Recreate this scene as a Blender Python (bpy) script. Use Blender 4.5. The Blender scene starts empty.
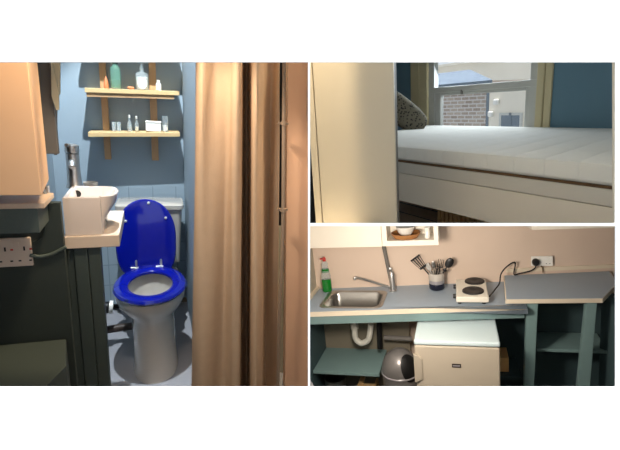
import bpy, bmesh, math, random
from mathutils import Vector, Matrix
random.seed(4)
C = bpy.context.scene.collection
R = math.radians
# ------------------------------------------------------------------ camera
F, PX, PY = 440.0, 350.0, 225.0
PITCH = R(15.5)
CAM = Vector((0, 0, 1.5))
RC = Matrix.Rotation(math.pi/2 - PITCH, 3, 'X')
cd = bpy.data.cameras.new('camera'); co = bpy.data.objects.new('camera', cd); C.objects.link(co)
cd.sensor_fit = 'HORIZONTAL'; cd.sensor_width = 36; cd.lens = F*36/620
cd.shift_x = -(PX-310)/620
cd.clip_start = 0.02; cd.clip_end = 200
co.matrix_world = Matrix.Translation(CAM) @ RC.to_4x4()
bpy.context.scene.camera = co
sc = bpy.context.scene
sc.view_settings.view_transform = 'Standard'; sc.view_settings.look = 'None'
sc.view_settings.exposure = 0; sc.view_settings.gamma = 1
sc.cycles.max_bounces = 8; sc.cycles.transparent_max_bounces = 16
sc.cycles.use_denoising = True

class Room:
    """a room with its own level floor; at() turns a sight line into a point on a plane of that room"""
    def __init__(s, u, v, pitch, yaw, H, roll):
        d = Vector(((u-PX)/F, -(v-PY)/F, -1)).normalized()
        r = d.cross(Vector((0, 1, 0))).normalized(); up = r.cross(d)
        A = Matrix((r, up, -d)).transposed() @ Matrix.Rotation(R(roll), 3, 'Z')
        Rv = Matrix.Rotation(R(yaw), 3, 'Z') @ Matrix.Rotation(math.pi/2-R(pitch), 3, 'X')
        s.C = Vector((0, 0, H)); s.q = Rv @ A.transposed()
        s.M = Matrix.Translation(CAM) @ (RC @ s.q.transposed()).to_4x4() @ Matrix.Translation(-s.C)
    def ray(s, x, y): return s.q @ Vector(((x-PX)/F, -(y-PY)/F, -1))
    def at(s, x, y, **k):
        (a, val), = k.items(); i = 'XYZ'.index(a); d = s.ray(x, y)
        return s.C + d*((val-s.C[i])/d[i])
def row_plane(room, row):
    n = room.ray(100, row).cross(room.ray(600, row))
    return lambda x, y: room.C.z - (n.x*x+n.y*(y-room.C.y))/n.z
class Front:                                   # the frame of the white front wall: X right, Y up, Z towards the viewer
    M = Matrix.Translation(CAM) @ RC.to_4x4()
R1 = Room(154, 224.5, 15.5, 0, 1.5, 2)
R2 = Room(462, 142.5, 5.3, 44, 0.8, -1)
R3 = Room(462, 306.5, 23, 0, 2.0, 2)
LOW2 = row_plane(R2, 223.5)                    # top face of the divider, in bedroom coordinates
TOP3 = row_plane(R3, 225.6)                    # underside of the divider, in kitchen coordinates

# ------------------------------------------------------------------ materials
def lin(c):
    return tuple((x/255/12.92 if x/255 <= .04045 else ((x/255+.055)/1.055)**2.4) for x in c) + (1,)
def mat(name, col, rough=.6, metal=0, var=.06, scale=8, bump=0, bscale=60, coat=0, stretch=None, spec=.5):
    m = bpy.data.materials.new(name); m.use_nodes = True
    n, l = m.node_tree.nodes, m.node_tree.links; b = n['Principled BSDF']
    b.inputs['Roughness'].default_value = rough; b.inputs['Metallic'].default_value = metal
    b.inputs['Coat Weight'].default_value = coat; b.inputs['Specular IOR Level'].default_value = spec
    tc = n.new('ShaderNodeTexCoord'); mp = n.new('ShaderNodeMapping'); l.new(tc.outputs['Object'], mp.inputs[0])
    if stretch: mp.inputs['Scale'].default_value = stretch
    t = n.new('ShaderNodeTexNoise'); t.inputs['Scale'].default_value = scale; t.inputs['Detail'].default_value = 5
    l.new(mp.outputs[0], t.inputs['Vector'])
    mx = n.new('ShaderNodeMix'); mx.data_type = 'RGBA'
    c = lin(col)
    mx.inputs[6].default_value = tuple(x*(1-var) for x in c[:3]) + (1,)
    mx.inputs[7].default_value = tuple(min(1, x*(1+var)) for x in c[:3]) + (1,)
    l.new(t.outputs['Fac'], mx.inputs[0]); l.new(mx.outputs[2], b.inputs['Base Color'])
    if bump:
        t2 = n.new('ShaderNodeTexNoise'); t2.inputs['Scale'].default_value = bscale; l.new(mp.outputs[0], t2.inputs['Vector'])
        bp = n.new('ShaderNodeBump'); bp.inputs['Strength'].default_value = bump; bp.inputs['Distance'].default_value = .004
        l.new(t2.outputs['Fac'], bp.inputs['Height']); l.new(bp.outputs[0], b.inputs['Normal'])
    m['mix'] = mx.name
    return m
def glass(name, col, rough=.05, alpha=.35):
    m = bpy.data.materials.new(name); m.use_nodes = True
    n, l = m.node_tree.nodes, m.node_tree.links; b = n['Principled BSDF']
    b.inputs['Base Color'].default_value = lin(col); b.inputs['Roughness'].default_value = rough
    b.inputs['Alpha'].default_value = alpha; b.inputs['Specular IOR Level'].default_value = .8
    return m
def over(m, fac_node_builder, col, rough=None):
    """lay a second colour over a material where the built factor is 1"""
    n, l = m.node_tree.nodes, m.node_tree.links; b = n['Principled BSDF']
    src = b.inputs['Base Color'].links[0].from_socket
    mx = n.new('ShaderNodeMix'); mx.data_type = 'RGBA'
    mx.inputs[7].default_value = lin(col); l.new(src, mx.inputs[6])
    l.new(fac_node_builder(n, l), mx.inputs[0]); l.new(mx.outputs[2], b.inputs['Base Color'])
    return m
def brick(name, c1, c2, cm, w, h, mortar, rot=(0, 0, 0), rough=.8):
    m = bpy.data.materials.new(name); m.use_nodes = True
    n, l = m.node_tree.nodes, m.node_tree.links; b = n['Principled BSDF']; b.inputs['Roughness'].default_value = rough
    tc = n.new('ShaderNodeTexCoord'); mp = n.new('ShaderNodeMapping'); mp.inputs['Rotation'].default_value = rot
    l.new(tc.outputs['Object'], mp.inputs[0])
    t = n.new('ShaderNodeTexBrick'); l.new(mp.outputs[0], t.inputs['Vector'])
    t.inputs['Color1'].default_value = lin(c1); t.inputs['Color2'].default_value = lin(c2); t.inputs['Mortar'].default_value = lin(cm)
    t.inputs['Scale'].default_value = 1; t.inputs['Brick Width'].default_value = w; t.inputs['Row Height'].default_value = h
    t.inputs['Mortar Size'].default_value = mortar
    l.new(t.outputs['Color'], b.inputs['Base Color'])
    return m

M = {}
M['white_wall'] = mat('white plaster', (250, 250, 250), .9, var=.005)
M['shell'] = mat('dark board', (74, 72, 70), .9, var=.05)
M['blue_wall'] = mat('blue paint', (148, 164, 176), .7, var=.05, scale=5, bump=.1)
M['toilet_floor'] = mat('grey vinyl', (150, 150, 156), .45, var=.05)
M['oak_shelf'] = mat('pale pine', (214, 182, 132), .55, var=.15, scale=14, stretch=(1, 8, 8))
M['batten'] = mat('batten pine', (186, 148, 108), .6, var=.12, scale=14, stretch=(8, 8, 1))
M['peach'] = mat('peach laminate', (232, 188, 146), .45, var=.03)
M['tan_wall'] = mat('tan wall', (232, 192, 160), .8, var=.03)
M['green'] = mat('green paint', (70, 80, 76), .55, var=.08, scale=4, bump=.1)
M['green_dk'] = mat('dark green paint', (48, 56, 52), .6, var=.1, scale=4)  # shade put into the green of panel and plinth; cap and cables plain dark
M['ledge'] = mat('ledge laminate', (196, 172, 150), .3, var=.05)
M['grey'] = mat('grey paint', (112, 108, 104), .6, var=.06)
M['flap'] = mat('pale board', (186, 184, 164), .6, var=.06)
M['porcelain'] = mat('porcelain', (196, 188, 178), .15, var=.02, coat=.4)
M['basin'] = mat('basin ceramic', (226, 212, 202), .2, var=.02, coat=.3)
M['basin_shelf'] = mat('basin shelf', (224, 204, 184), .4, var=.04)
M['chrome'] = mat('chrome', (206, 204, 202), .34, 1, var=.02)
M['steel'] = mat('brushed steel', (170, 168, 164), .32, 1, var=.08, scale=30, stretch=(1, 20, 1))
M['blue_seat'] = mat('glossy blue', (8, 22, 142), .12, var=.05, coat=.6)
M['white_plastic'] = mat('white plastic', (236, 234, 228), .35, var=.02)
M['socket'] = mat('socket plastic', (226, 206, 190), .35, var=.02)
M['black'] = mat('black plastic', (18, 18, 20), .4, var=.1)
M['pipe_brown'] = mat('dark brown pipe', (64, 52, 46), .5, var=.15)
M['curtain'] = mat('tan curtain cloth', (204, 176, 146), .9, var=.07, scale=30, bump=.25, bscale=240)
M['pipe'] = mat('painted pipe', (150, 132, 114), .4, var=.05)
M['bottle_green'] = glass('green glass', (120, 170, 150), .1, .45)
M['clear'] = glass('clear glass', (205, 215, 218), .06, .3)
M['label'] = mat('white label', (232, 232, 226), .6, var=.06, scale=60)
M['orange'] = mat('orange wax', (214, 130, 84), .5, var=.1)
M['cream_liquid'] = mat('cream liquid', (226, 212, 180), .4, var=.03)
# room 2
M['wardrobe'] = mat('cream paint', (206, 197, 178), .5, var=.015, scale=3)
M['bed_blue'] = mat('teal blue paint', (98, 132, 150), .7, var=.06, scale=4)
M['casing'] = mat('cream casing', (206, 194, 156), .5, var=.06, stretch=(6, 6, 1))
M['upvc'] = mat('window frame', (196, 196, 190), .35, var=.03)
M['rail'] = mat('painted bed rail', (208, 198, 182), .55, var=.05, scale=6)
M['rail_top'] = mat('rail lip', (192, 186, 174), .55, var=.05, scale=6)
M['planks'] = mat('floorboards', (222, 190, 156), .5, var=.12, scale=10, stretch=(1, 10, 1))
M['ribbed'] = mat('ribbed wood', (226, 180, 120), .6, var=.15)
M['dark_gap'] = mat('brown bed base', (92, 66, 38), .8, var=.3, scale=20)
M['brick'] = brick('brick', (150, 132, 120), (182, 166, 152), (206, 200, 194), .24, .085, .014, (math.pi/2, 0, 0))
M['slate'] = brick('slate', (88, 104, 122), (108, 122, 138), (70, 84, 100), .3, .16, .012, (0, 0, 0))
M['render'] = mat('cream render', (238, 230, 214), .9, var=.12, scale=1.6)
M['dark_glass'] = mat('dark window', (96, 110, 124), .2, var=.2)
M['pane'] = glass('window glass', (225, 235, 240), .02, .06)
# room 3
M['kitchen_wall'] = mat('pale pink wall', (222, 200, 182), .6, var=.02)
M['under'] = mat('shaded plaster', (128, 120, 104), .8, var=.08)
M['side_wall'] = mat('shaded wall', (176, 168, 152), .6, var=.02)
M['worktop'] = mat('grey blue laminate', (154, 168, 182), .4, var=.04, scale=40)
M['edge'] = mat('white edging', (226, 212, 190), .45, var=.03)
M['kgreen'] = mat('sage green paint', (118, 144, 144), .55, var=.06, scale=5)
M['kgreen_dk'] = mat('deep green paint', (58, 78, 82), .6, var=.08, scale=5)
M['cupboard'] = mat('white cupboard', (236, 228, 214), .45, var=.015)
M['fridge'] = mat('fridge enamel', (192, 180, 162), .35, var=.015)
M['fridge_top'] = mat('fridge top', (206, 222, 226), .4, var=.02)
M['bin'] = mat('grey bin plastic', (128, 124, 122), .3, .35, var=.04)
M['navy'] = mat('navy glaze', (22, 24, 44), .25, var=.05)
M['grey_band'] = mat('grey glaze', (150, 146, 150), .3, var=.04)
M['wood_plate'] = mat('wooden plate', (170, 116, 66), .5, var=.25, scale=10, stretch=(1, 6, 1))
M['bowl'] = mat('white bowl', (228, 226, 220), .2, var=.02)
M['green_soap'] = mat('green soap', (10, 120, 36), .15, var=.1, coat=.4)
M['red'] = mat('red cap', (196, 40, 30), .35, var=.05)
M['cable'] = mat('black cable', (24, 22, 22), .5, var=.05)
M['hob'] = mat('hob enamel', (232, 226, 212), .3, var=.02)
M['plate_black'] = mat('cast iron', (34, 32, 32), .55, var=.15, scale=40)
M['brass'] = mat('dull brass', (130, 104, 70), .4, .6, var=.1)
M['paper'] = mat('brown paper', (184, 150, 104), .7, var=.2, scale=20)
M['badge_dark'] = mat('dark badge', (40, 24, 20), .4, var=.03)
M['trap'] = mat('white waste pipe', (206, 204, 194), .4, var=.03)

# blue toilet wall: tiles below the paint
def tiles_fac(n, l):
    tc = n.new('ShaderNodeTexCoord'); mp = n.new('ShaderNodeMapping'); mp.inputs['Rotation'].default_value = (math.pi/2, 0, 0)
    l.new(tc.outputs['Object'], mp.inputs[0])
    t = n.new('ShaderNodeTexBrick'); t.offset = 0; l.new(mp.outputs[0], t.inputs['Vector'])
    t.inputs['Scale'].default_value = 1; t.inputs['Brick Width'].default_value = .15; t.inputs['Row Height'].default_value = .15
    t.inputs['Mortar Size'].default_value = .003
    sx = n.new('ShaderNodeSeparateXYZ'); l.new(tc.outputs['Object'], sx.inputs[0])
    lt = n.new('ShaderNodeMath'); lt.operation = 'LESS_THAN'; lt.inputs[1].default_value = .86; l.new(sx.outputs['Z'], lt.inputs[0])
    mu = n.new('ShaderNodeMath'); mu.operation = 'MULTIPLY'; l.new(lt.outputs[0], mu.inputs[0]); l.new(t.outputs['Fac'], mu.inputs[1])
    return mu.outputs[0]
over(M['blue_wall'], tiles_fac, (126, 142, 150))

def planks_fac(n, l):
    tc = n.new('ShaderNodeTexCoord'); w = n.new('ShaderNodeTexBrick'); l.new(tc.outputs['Object'], w.inputs['Vector'])
    w.inputs['Scale'].default_value = 1; w.inputs['Brick Width'].default_value = 9; w.inputs['Row Height'].default_value = .2
    w.inputs['Mortar Size'].default_value = .006
    return w.outputs['Fac']
over(M['planks'], planks_fac, (60, 44, 32))

# spotted pillow cloth
def spots_fac(n, l):
    tc = n.new('ShaderNodeTexCoord'); v = n.new('ShaderNodeTexVoronoi'); v.inputs['Scale'].default_value = 46
    l.new(tc.outputs['Object'], v.inputs['Vector'])
    r = n.new('ShaderNodeValToRGB'); r.color_ramp.elements[0].position = .30; r.color_ramp.elements[0].color = (1, 1, 1, 1)
    r.color_ramp.elements[1].position = .42; r.color_ramp.elements[1].color = (0, 0, 0, 1)
    l.new(v.outputs['Distance'], r.inputs[0]); return r.outputs[0]
M['leopard'] = over(mat('spotted cloth', (116, 110, 94), .9, var=.3, scale=9, bump=.2), spots_fac, (30, 30, 32))

# quilted mattress cloth: stitched lines across the bed
def quilt(name, col):
    m = mat(name, col, .85, var=.03, scale=20)
    n, l = m.node_tree.nodes, m.node_tree.links; b = n['Principled BSDF']
    tc = n.new('ShaderNodeTexCoord'); sx = n.new('ShaderNodeSeparateXYZ'); l.new(tc.outputs['Object'], sx.inputs[0])
    a = n.new('ShaderNodeMath'); a.operation = 'MULTIPLY'; a.inputs[1].default_value = math.pi/.15
    k = n.new('ShaderNodeMath'); k.operation = 'MULTIPLY_ADD'; k.inputs[1].default_value = .25; l.new(sx.outputs['Y'], k.inputs[0]); l.new(sx.outputs['X'], k.inputs[2])
    l.new(k.outputs[0], a.inputs[0])
    s = n.new('ShaderNodeMath'); s.operation = 'SINE'; l.new(a.outputs[0], s.inputs[0])
    ab = n.new('ShaderNodeMath'); ab.operation = 'ABSOLUTE'; l.new(s.outputs[0], ab.inputs[0])
    p = n.new('ShaderNodeMath'); p.operation = 'POWER'; p.inputs[1].default_value = .28; l.new(ab.outputs[0], p.inputs[0])
    bp = n.new('ShaderNodeBump'); bp.inputs['Strength'].default_value = .45; bp.inputs['Distance'].default_value = .012
    l.new(p.outputs[0], bp.inputs['Height']); l.new(bp.outputs[0], b.inputs['Normal'])
    return m
M['mattress'] = quilt('quilted white cloth', (214, 212, 204))

# ------------------------------------------------------------------ mesh builder
class MB:
    def __init__(s): s.v = []; s.f = []
    def add(s, vs, fs):
        b = len(s.v); s.v += [Vector(p) for p in vs]; s.f += [tuple(b+i for i in f) for f in fs]; return s
    def hexa(s, p):            # p: 4 bottom + 4 top, both the same way round
        return s.add(p, [(3, 2, 1, 0), (4, 5, 6, 7), (0, 1, 5, 4), (1, 2, 6, 5), (2, 3, 7, 6), (3, 0, 4, 7)])
    def box(s, x0, x1, y0, y1, z0, z1):
        return s.hexa([(x0, y0, z0), (x1, y0, z0), (x1, y1, z0), (x0, y1, z0), (x0, y0, z1), (x1, y0, z1), (x1, y1, z1), (x0, y1, z1)])
    def between(s, x0, x1, y0, y1, lo, hi):     # a box whose bottom or top follows a sloping plane
        g = lambda h, x, y: h(x, y) if callable(h) else h
        q = [(x0, y0), (x1, y0), (x1, y1), (x0, y1)]
        return s.hexa([(x, y, g(lo, x, y)) for x, y in q]+[(x, y, g(hi, x, y)) for x, y in q])
    def prism(s, poly, z0, z1):
        n = len(poly)
        return s.add([(x, y, z0) for x, y in poly]+[(x, y, z1) for x, y in poly],
                     [tuple(range(n))[::-1], tuple(range(n, 2*n))]+[(i, (i+1) % n, n+(i+1) % n, n+i) for i in range(n)])
    def loft(s, rings, cap0=True, cap1=True):
        n = len(rings[0]); vs = [p for r in rings for p in r]; fs = []
        for k in range(len(rings)-1):
            for i in range(n):
                j = (i+1) % n; fs.append((k*n+i, k*n+j, (k+1)*n+j, (k+1)*n+i))
        if cap0: fs.append(tuple(range(n))[::-1])
        if cap1: fs.append(tuple(range((len(rings)-1)*n, len(rings)*n)))
        return s.add(vs, fs)
    def lathe(s, prof, c=(0, 0, 0), n=24, sx=1, sy=1, rot=None, cap0=True, cap1=True):
        c = Vector(c); rings = []
        for r, z in prof:
            ring = []
            for i in range(n):
                a = 2*math.pi*i/n; p = Vector((r*sx*math.cos(a), r*sy*math.sin(a), z))
                ring.append(c + (rot @ p if rot else p))
            rings.append(ring)
        return s.loft(rings, cap0, cap1)
    def tube(s, pts, r, n=10, smooth=6):
        pts = [Vector(p) for p in pts]
        if smooth and len(pts) > 2:
            q = [pts[0]*2-pts[1]]+pts+[pts[-1]*2-pts[-2]]; out = []
            for i in range(1, len(q)-2):
                a, b, c, d = q[i-1:i+3]
                for k in range(smooth):
                    t = k/smooth
                    out.append(.5*((2*b)+(c-a)*t+(2*a-5*b+4*c-d)*t*t+(3*b-a-3*c+d)*t**3))
            pts = out+[pts[-1]]
        rs = r if isinstance(r, (list, tuple)) else [r]*len(pts)
        if len(rs) != len(pts): rs = [rs[0]+(rs[-1]-rs[0])*i/(len(pts)-1) for i in range(len(pts))]
        rings = []; u = None
        for i, p in enumerate(pts):
            t = (pts[min(i+1, len(pts)-1)]-pts[max(i-1, 0)]).normalized()
            if u is None:
                u = t.cross(Vector((0, 0, 1)) if abs(t.z) < .9 else Vector((1, 0, 0))).normalized()
            u = (u-t*u.dot(t)).normalized(); w = t.cross(u)
            rings.append([p+(u*math.cos(2*math.pi*k/n)+w*math.sin(2*math.pi*k/n))*rs[i] for k in range(n)])
        return s.loft(rings)
    def ellipsoid(s, c, a, b, h, n=20, m=12, rot=None, e=1.0):
        prof = []
        for k in range(m+1):
            t = -math.pi/2+math.pi*k/m
            prof.append((max(1e-4, math.cos(t))**e, h*math.copysign(abs(math.sin(t))**e, math.sin(t))))
        return s.lathe(prof, c, n, a, b, rot)

FR = {}
def frame(loc, rotz=0): return Matrix.Translation(Vector(loc)) @ Matrix.Rotation(rotz, 4, 'Z')
def tagit(o, label, cat, group):
    if label: o['label'] = label
    if cat: o['category'] = cat
    if group: o['group'] = group
def mesh(name, mb, m, inv=None, smooth=False, bevel=0, sub=0, seg=2):
    me = bpy.data.meshes.new(name)
    me.from_pydata([inv @ p if inv else p for p in mb.v], [], mb.f)
    bm = bmesh.new(); bm.from_mesh(me); bmesh.ops.recalc_face_normals(bm, faces=bm.faces); bm.to_mesh(me); bm.free()
    me.materials.append(m)
    if smooth:
        for p in me.polygons: p.use_smooth = True
        try: me.set_sharp_from_angle(angle=R(40))
        except Exception: pass
    o = bpy.data.objects.new(name, me); C.objects.link(o)
    if bevel:
        b = o.modifiers.new('bevel', 'BEVEL'); b.width = bevel; b.segments = seg; b.limit_method = 'ANGLE'; b.angle_limit = R(40)
    if sub:
        b = o.modifiers.new('sub', 'SUBSURF'); b.levels = sub; b.render_levels = sub
    return o
def thing(name, label, cat, room, loc, rotz=0, group=None):
    o = bpy.data.objects.new(name, None); C.objects.link(o); o.empty_display_size = .05
    f = frame(loc, rotz); o.matrix_world = room.M @ f; FR[o.name] = f
    tagit(o, label, cat, group); return o
def part(name, mb, m, parent, local=False, label=None, **k):
    root = parent
    while root.parent: root = root.parent
    o = mesh(name, mb, m, None if local else FR[root.name].inverted(), **k)
    o.parent = parent
    if label: o['label'] = label
    return o
def solo(name, label, cat, mb, m, room, loc=None, rotz=0, group=None, local=False, kind=None, **k):
    if loc is None:
        loc = (sum(p.x for p in mb.v)/len(mb.v), sum(p.y for p in mb.v)/len(mb.v), min(p.z for p in mb.v))
    f = frame(loc, rotz)
    o = mesh(name, mb, m, None if local else f.inverted(), **k)
    o.matrix_world = room.M @ f; FR[o.name] = f
    tagit(o, label, cat, group)
    if kind: o['kind'] = kind
    return o
def struct(name, mb, m, room, label=None, loc=(0, 0, 0), **k):
    return solo(name, label, None, mb, m, room, loc=loc, kind='structure', **k)
def dup(root, room, loc, rotz=0, label=None):
    r = root.copy(); C.objects.link(r); f = frame(loc, rotz); r.matrix_world = room.M @ f; FR[r.name] = f
    if label: r['label'] = label
    for ch in list(root.children):
        c = ch.copy(); C.objects.link(c); c.parent = r
        for g in list(ch.children):
            d = g.copy(); C.objects.link(d); d.parent = c
    return r
def rrect(x0, x1, y0, y1, r, z, n=6):
    out = []
    for cx, cy, a0 in ((x1-r, y1-r, 0), (x0+r, y1-r, 90), (x0+r, y0+r, 180), (x1-r, y0+r, 270)):
        for k in range(n+1):
            a = R(a0+90*k/n); out.append((cx+r*math.cos(a), cy+r*math.sin(a), z))
    return out

# ================================================================== the white front and the outer shell
D = 1.0
def fx(x, d=D): return (x-PX)/F*d
def fy(y, d=D): return -(y-PY)/F*d
XL, XR, YT, YB, BK = -3.3, 2.6, 3.0, -1.95, 5.2
xs = [XL, fx(-60), fx(308), fx(310), fx(615.5), XR]
mb = MB()
def fr(x0, x1, y0, y1): mb.box(x0, x1, y0, y1, -D-.003, -D)
fr(XL, XR, fy(62), YT); fr(XL, XR, YB, fy(387)); fr(XL, fx(-60), fy(387), fy(62))
fr(fx(308), fx(310), fy(387), fy(62)); fr(fx(615.5), XR, fy(387), fy(62)); fr(fx(310), fx(615.5), fy(226), fy(223))
struct('wall_front', mb, M['white_wall'], Front, 'flat white wall with three rectangular openings onto the rooms')
mb = MB()
def dv(x0, x1, y0, y1, d0, d1):
    p = []
    for d in (d0, d1): p += [(fx(x0, d), fy(y0, d), -d), (fx(x1, d), fy(y0, d), -d), (fx(x1, d), fy(y1, d), -d), (fx(x0, d), fy(y1, d), -d)]
    mb.hexa(p)
dv(308.4, 309.6, 20, 430, D+.003, 3.1)
struct('trim_1', mb, M['white_wall'], Front, 'white upright divider between the toilet and the other two rooms')  # added divider, keeps lamp light from crossing between the rooms
mb = MB(); dv(309.6, 640, 223.6, 225.4, D+.003, 3.6)
struct('floor_divider', mb, M['white_wall'], Front, 'white divider between the bedroom above and the kitchen below')  # added slab, stops light passing between bedroom and kitchen
mb = MB()
t = .03
mb.box(XL, XL+t, YB, YT, -BK, -D-.003); mb.box(XR-t, XR, YB, YT, -BK, -D-.003)
mb.box(XL, XR, YT-t, YT, -BK, -D-.003); mb.box(XL, XR, YB, YB+t, -BK, -D-.003)
mb.box(XL, .3, YB, YT, -BK-t, -BK); mb.box(.3, XR, YB, 0, -BK-t, -BK)
struct('wall_outer', mb, M['shell'], Front)  # added unseen shell, keeps sky light out; dark to limit bounce

# ================================================================== ROOM 1: the toilet
r = R1; at = r.at
YB1 = 3.3
xr_ = at(183.5, 150, Y=YB1).x; xl_ = at(52, 150, Y=YB1).x
struct('wall_back', MB().box(xl_-.1, xr_+.05, YB1, YB1+.05, 0, 3.6), M['blue_wall'], r, 'blue painted back wall of the toilet, tiled lower down')
struct('wall_right', MB().box(xr_, xr_+.05, 1.85, YB1, 0, 3.6), M['blue_wall'], r, 'blue side wall right of the toilet')
struct('wall_left', MB().box(xl_-.06, xl_, 2.15, YB1, 0, 3.6), M['blue_wall'], r, 'blue side wall behind the basin')
struct('floor', MB().box(-1.3, xr_+.6, 1.45, YB1+.05, -.11, -.06), M['toilet_floor'], r, 'grey vinyl floor around the toilet')

# --- shelf rack
YS = 3.13
t1 = thing('wall_shelf', 'pine wall shelf with two pale boards on upright battens above the toilet', 'shelf', r, (at(134, 150, Y=YB1).x, YB1, at(134, 160, Y=YB1).z))
zs = []
ush_z = at(134, 89.5, Y=YS).z; ush_b = at(134, 98, Y=YS).z
lsh_z = at(134, 132.3, Y=YS).z; lsh_b = at(134, 136.8, Y=YS).z
sx0, sx1 = at(88, 134, Y=YS).x, at(180, 135, Y=YS).x
xm_ = (sx0+sx1)/2
def tl(z): return lambda x, y=0: z+.048*(x-xm_)        # the boards rise slightly to the right
USH, LSH = tl(ush_z), tl(lsh_z)
part('shelf_board', MB().between(sx0, sx1, YS, YB1-.001, tl(at(134, 94, Y=YS).z), USH), M['oak_shelf'], t1, bevel=.002)
part('cleat', MB().between(sx0+.006, sx1-.03, YS+.01, YB1-.001, tl(ush_b), tl(at(134, 94, Y=YS).z)), M['batten'], t1)  # brown strip under the upper board, set slightly back
part('shelf_board', MB().between(sx0, sx1, YS, YB1-.001, tl(lsh_b), LSH), M['oak_shelf'], t1, bevel=.002)
part('shelf_board', MB().box(sx0, sx1, YS, YB1-.001, 2*ush_z-lsh_z-.035, 2*ush_z-lsh_z), M['oak_shelf'], t1, bevel=.002)
for a, b in ((102.5, 109), (150.5, 157.5)):
    part('batten', MB().box(at(a, 120, Y=YB1-.02).x, at(b, 120, Y=YB1-.02).x, YB1-.035, YB1-.0005, at(134, 160, Y=YB1-.03).z, 2*ush_z-lsh_z+.05), M['batten'], t1, bevel=.002)

def lathe_thing(name, label, cat, px0, px1, y_top, y_bot, Y, prof, m, z=None, group=None, parts=(), sy=1):
    """prof in units: radius 0..1 of the half width, height 0..1"""
    c = at((px0+px1)/2, y_bot, Y=Y); w = (at(px1, y_bot, Y=Y).x-at(px0, y_bot, Y=Y).x)/2
    if callable(z): z = z(c.x)+.0005
    h = at((px0+px1)/2, y_top, Y=Y).z - c.z
    zb = c.z if z is None else z
    if z is not None: h = at((px0+px1)/2, y_top, Y=Y).z - z
    loc = (c.x, Y, zb)
    T = thing(name, label, cat, r, loc, 0, group)
    for nm, pr, mm in ((parts)):
        part(nm, MB().lathe([(a*w, b*h) for a, b in pr], (0, 0, 0), 20, 1, sy), mm, T, local=True, smooth=True)
    return T
GL = [(.85, 0), (1, .02), (1, .92), (.96, 1), (.86, 1), (.86, .12), (.02, .1)]
YI = 3.2
c = at(106.5, 90, Y=YI)
mb = MB().lathe([(.012, 0), (.014, .01), (.013, .03), (.008, .055), (.001, .072)], (c.x, YI, USH(c.x)+.0005), 14)
solo('candle', 'pointed orange candle at left end of the upper shelf', 'candle', mb, M['orange'], r, smooth=True)
lathe_thing('glass_bottle', 'tall green glass bottle on the upper shelf', 'bottle', 111, 121.5, 60, 90, YI, None, None, USH,
            parts=[('body', [(.9, 0), (1, .03), (1, .66), (.85, .74), (.45, .8), (.42, .86), (.02, .86)], M['bottle_green']),
                   ('cap', [(.5, .86), (.55, .88), (.55, 1), (.02, 1)], M['green_dk']),
                   ('contents', [(.8, .02), (.9, .05), (.9, .3), (.02, .3)], M['bottle_green'])])
c = at(131, 90, Y=YI)
solo('soap_bar', 'small flat orange soap on the upper shelf between two bottles', 'soap', MB().ellipsoid((c.x, YI, USH(c.x)+.009), .02, .014, .008, e=.7), M['orange'], r, smooth=True)
T = lathe_thing('labelled_bottle', 'broad clear bottle with white oval label on the upper shelf', 'bottle', 136, 149, 63, 91, YI, None, None, USH,
            parts=[('body', [(.95, 0), (1, .03), (1, .55), (.9, .62), (.3, .68), (.28, .78), (.02, .78)], M['clear']),
                   ('stopper', [(.3, .74), (.38, .78), (.38, .84), (.22, .86), (.3, .92), (.2, 1), (.02, 1)], M['clear']),
                   ('contents', [(.85, .02), (.9, .04), (.9, .48), (.02, .48)], M['label'])])
c = at(142.5, 83, Y=YI)
part('label', MB().lathe([(1, 0), (1, .003)], (c.x, YI-.034, c.z-.002), 20, .026, .033, Matrix.Rotation(R(90), 3, 'X'), True, True), M['label'], T, smooth=True)
lathe_thing('small_bottle', 'small plain white bottle at right end of the upper shelf', 'bottle', 156, 161.5, 80, 92, YI, None, None, USH,
            parts=[('body', [(.9, 0), (1, .05), (1, .6), (.6, .74), (.02, .74)], M['white_plastic']), ('cap', [(.6, .74), (.62, .76), (.62, 1), (.02, 1)], M['white_plastic'])])
g1 = lathe_thing('drinking_glass', 'short clear glass at left end of the lower shelf', 'glass', 112, 116.5, 122, 133, YI, None, None, LSH, 'short glasses on the lower shelf',
            parts=[('body', GL, M['clear'])])
c = at(119.2, 133, Y=YI)
dup(g1, r, (c.x, YI, LSH(c.x)+.0005), 0, 'short clear glass on the lower shelf, second from its left end')
BT = lambda m2: [('body', [(.9, 0), (1, .03), (1, .5), (.4, .66), (.36, .82), (.02, .82)], M['clear']), ('cap', [(.44, .82), (.44, 1), (.02, 1)], M['white_plastic']),
                 ('contents', [(.8, .02), (.85, .04), (.85, .3), (.02, .3)], m2)]
lathe_thing('slim_bottle', 'slim empty clear bottle on the lower shelf beside the short glasses', 'bottle', 127.5, 132.5, 115, 132.5, YI, None, None, LSH, parts=BT(M['clear']))
lathe_thing('slim_bottle', 'slim bottle holding cream liquid on the lower shelf beside the white box', 'bottle', 134.8, 139.4, 116, 133, YI, None, None, LSH, parts=BT(M['cream_liquid']))
lathe_thing('jar', 'clear tube jar with white base at right end of the lower shelf', 'jar', 162.5, 168.5, 116, 134, YI, None, None, LSH,
            parts=[('body', [(.95, 0), (1, .03), (1, .85), (.02, .85)], M['clear']), ('lid', [(1.02, .85), (1.02, 1), (.02, 1)], M['clear']), ('contents', [(.88, .02), (.9, .05), (.9, .42), (.02, .42)], M['label'])])
a, b = at(146, 133.5, Y=YI), at(161, 121.5, Y=YI)
T = thing('white_box', 'small white lidded box on the lower shelf', 'box', r, ((a.x+b.x)/2, YI, LSH(b.x)+.0005))
part('body', MB().box(a.x, b.x, YI-.03, YI+.04, LSH(b.x)+.0005, b.z-.012), M['white_plastic'], T, bevel=.004)
part('lid', MB().box(a.x-.001, b.x+.001, YI-.032, YI+.042, b.z-.012, b.z), M['white_plastic'], T, bevel=.004)

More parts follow.
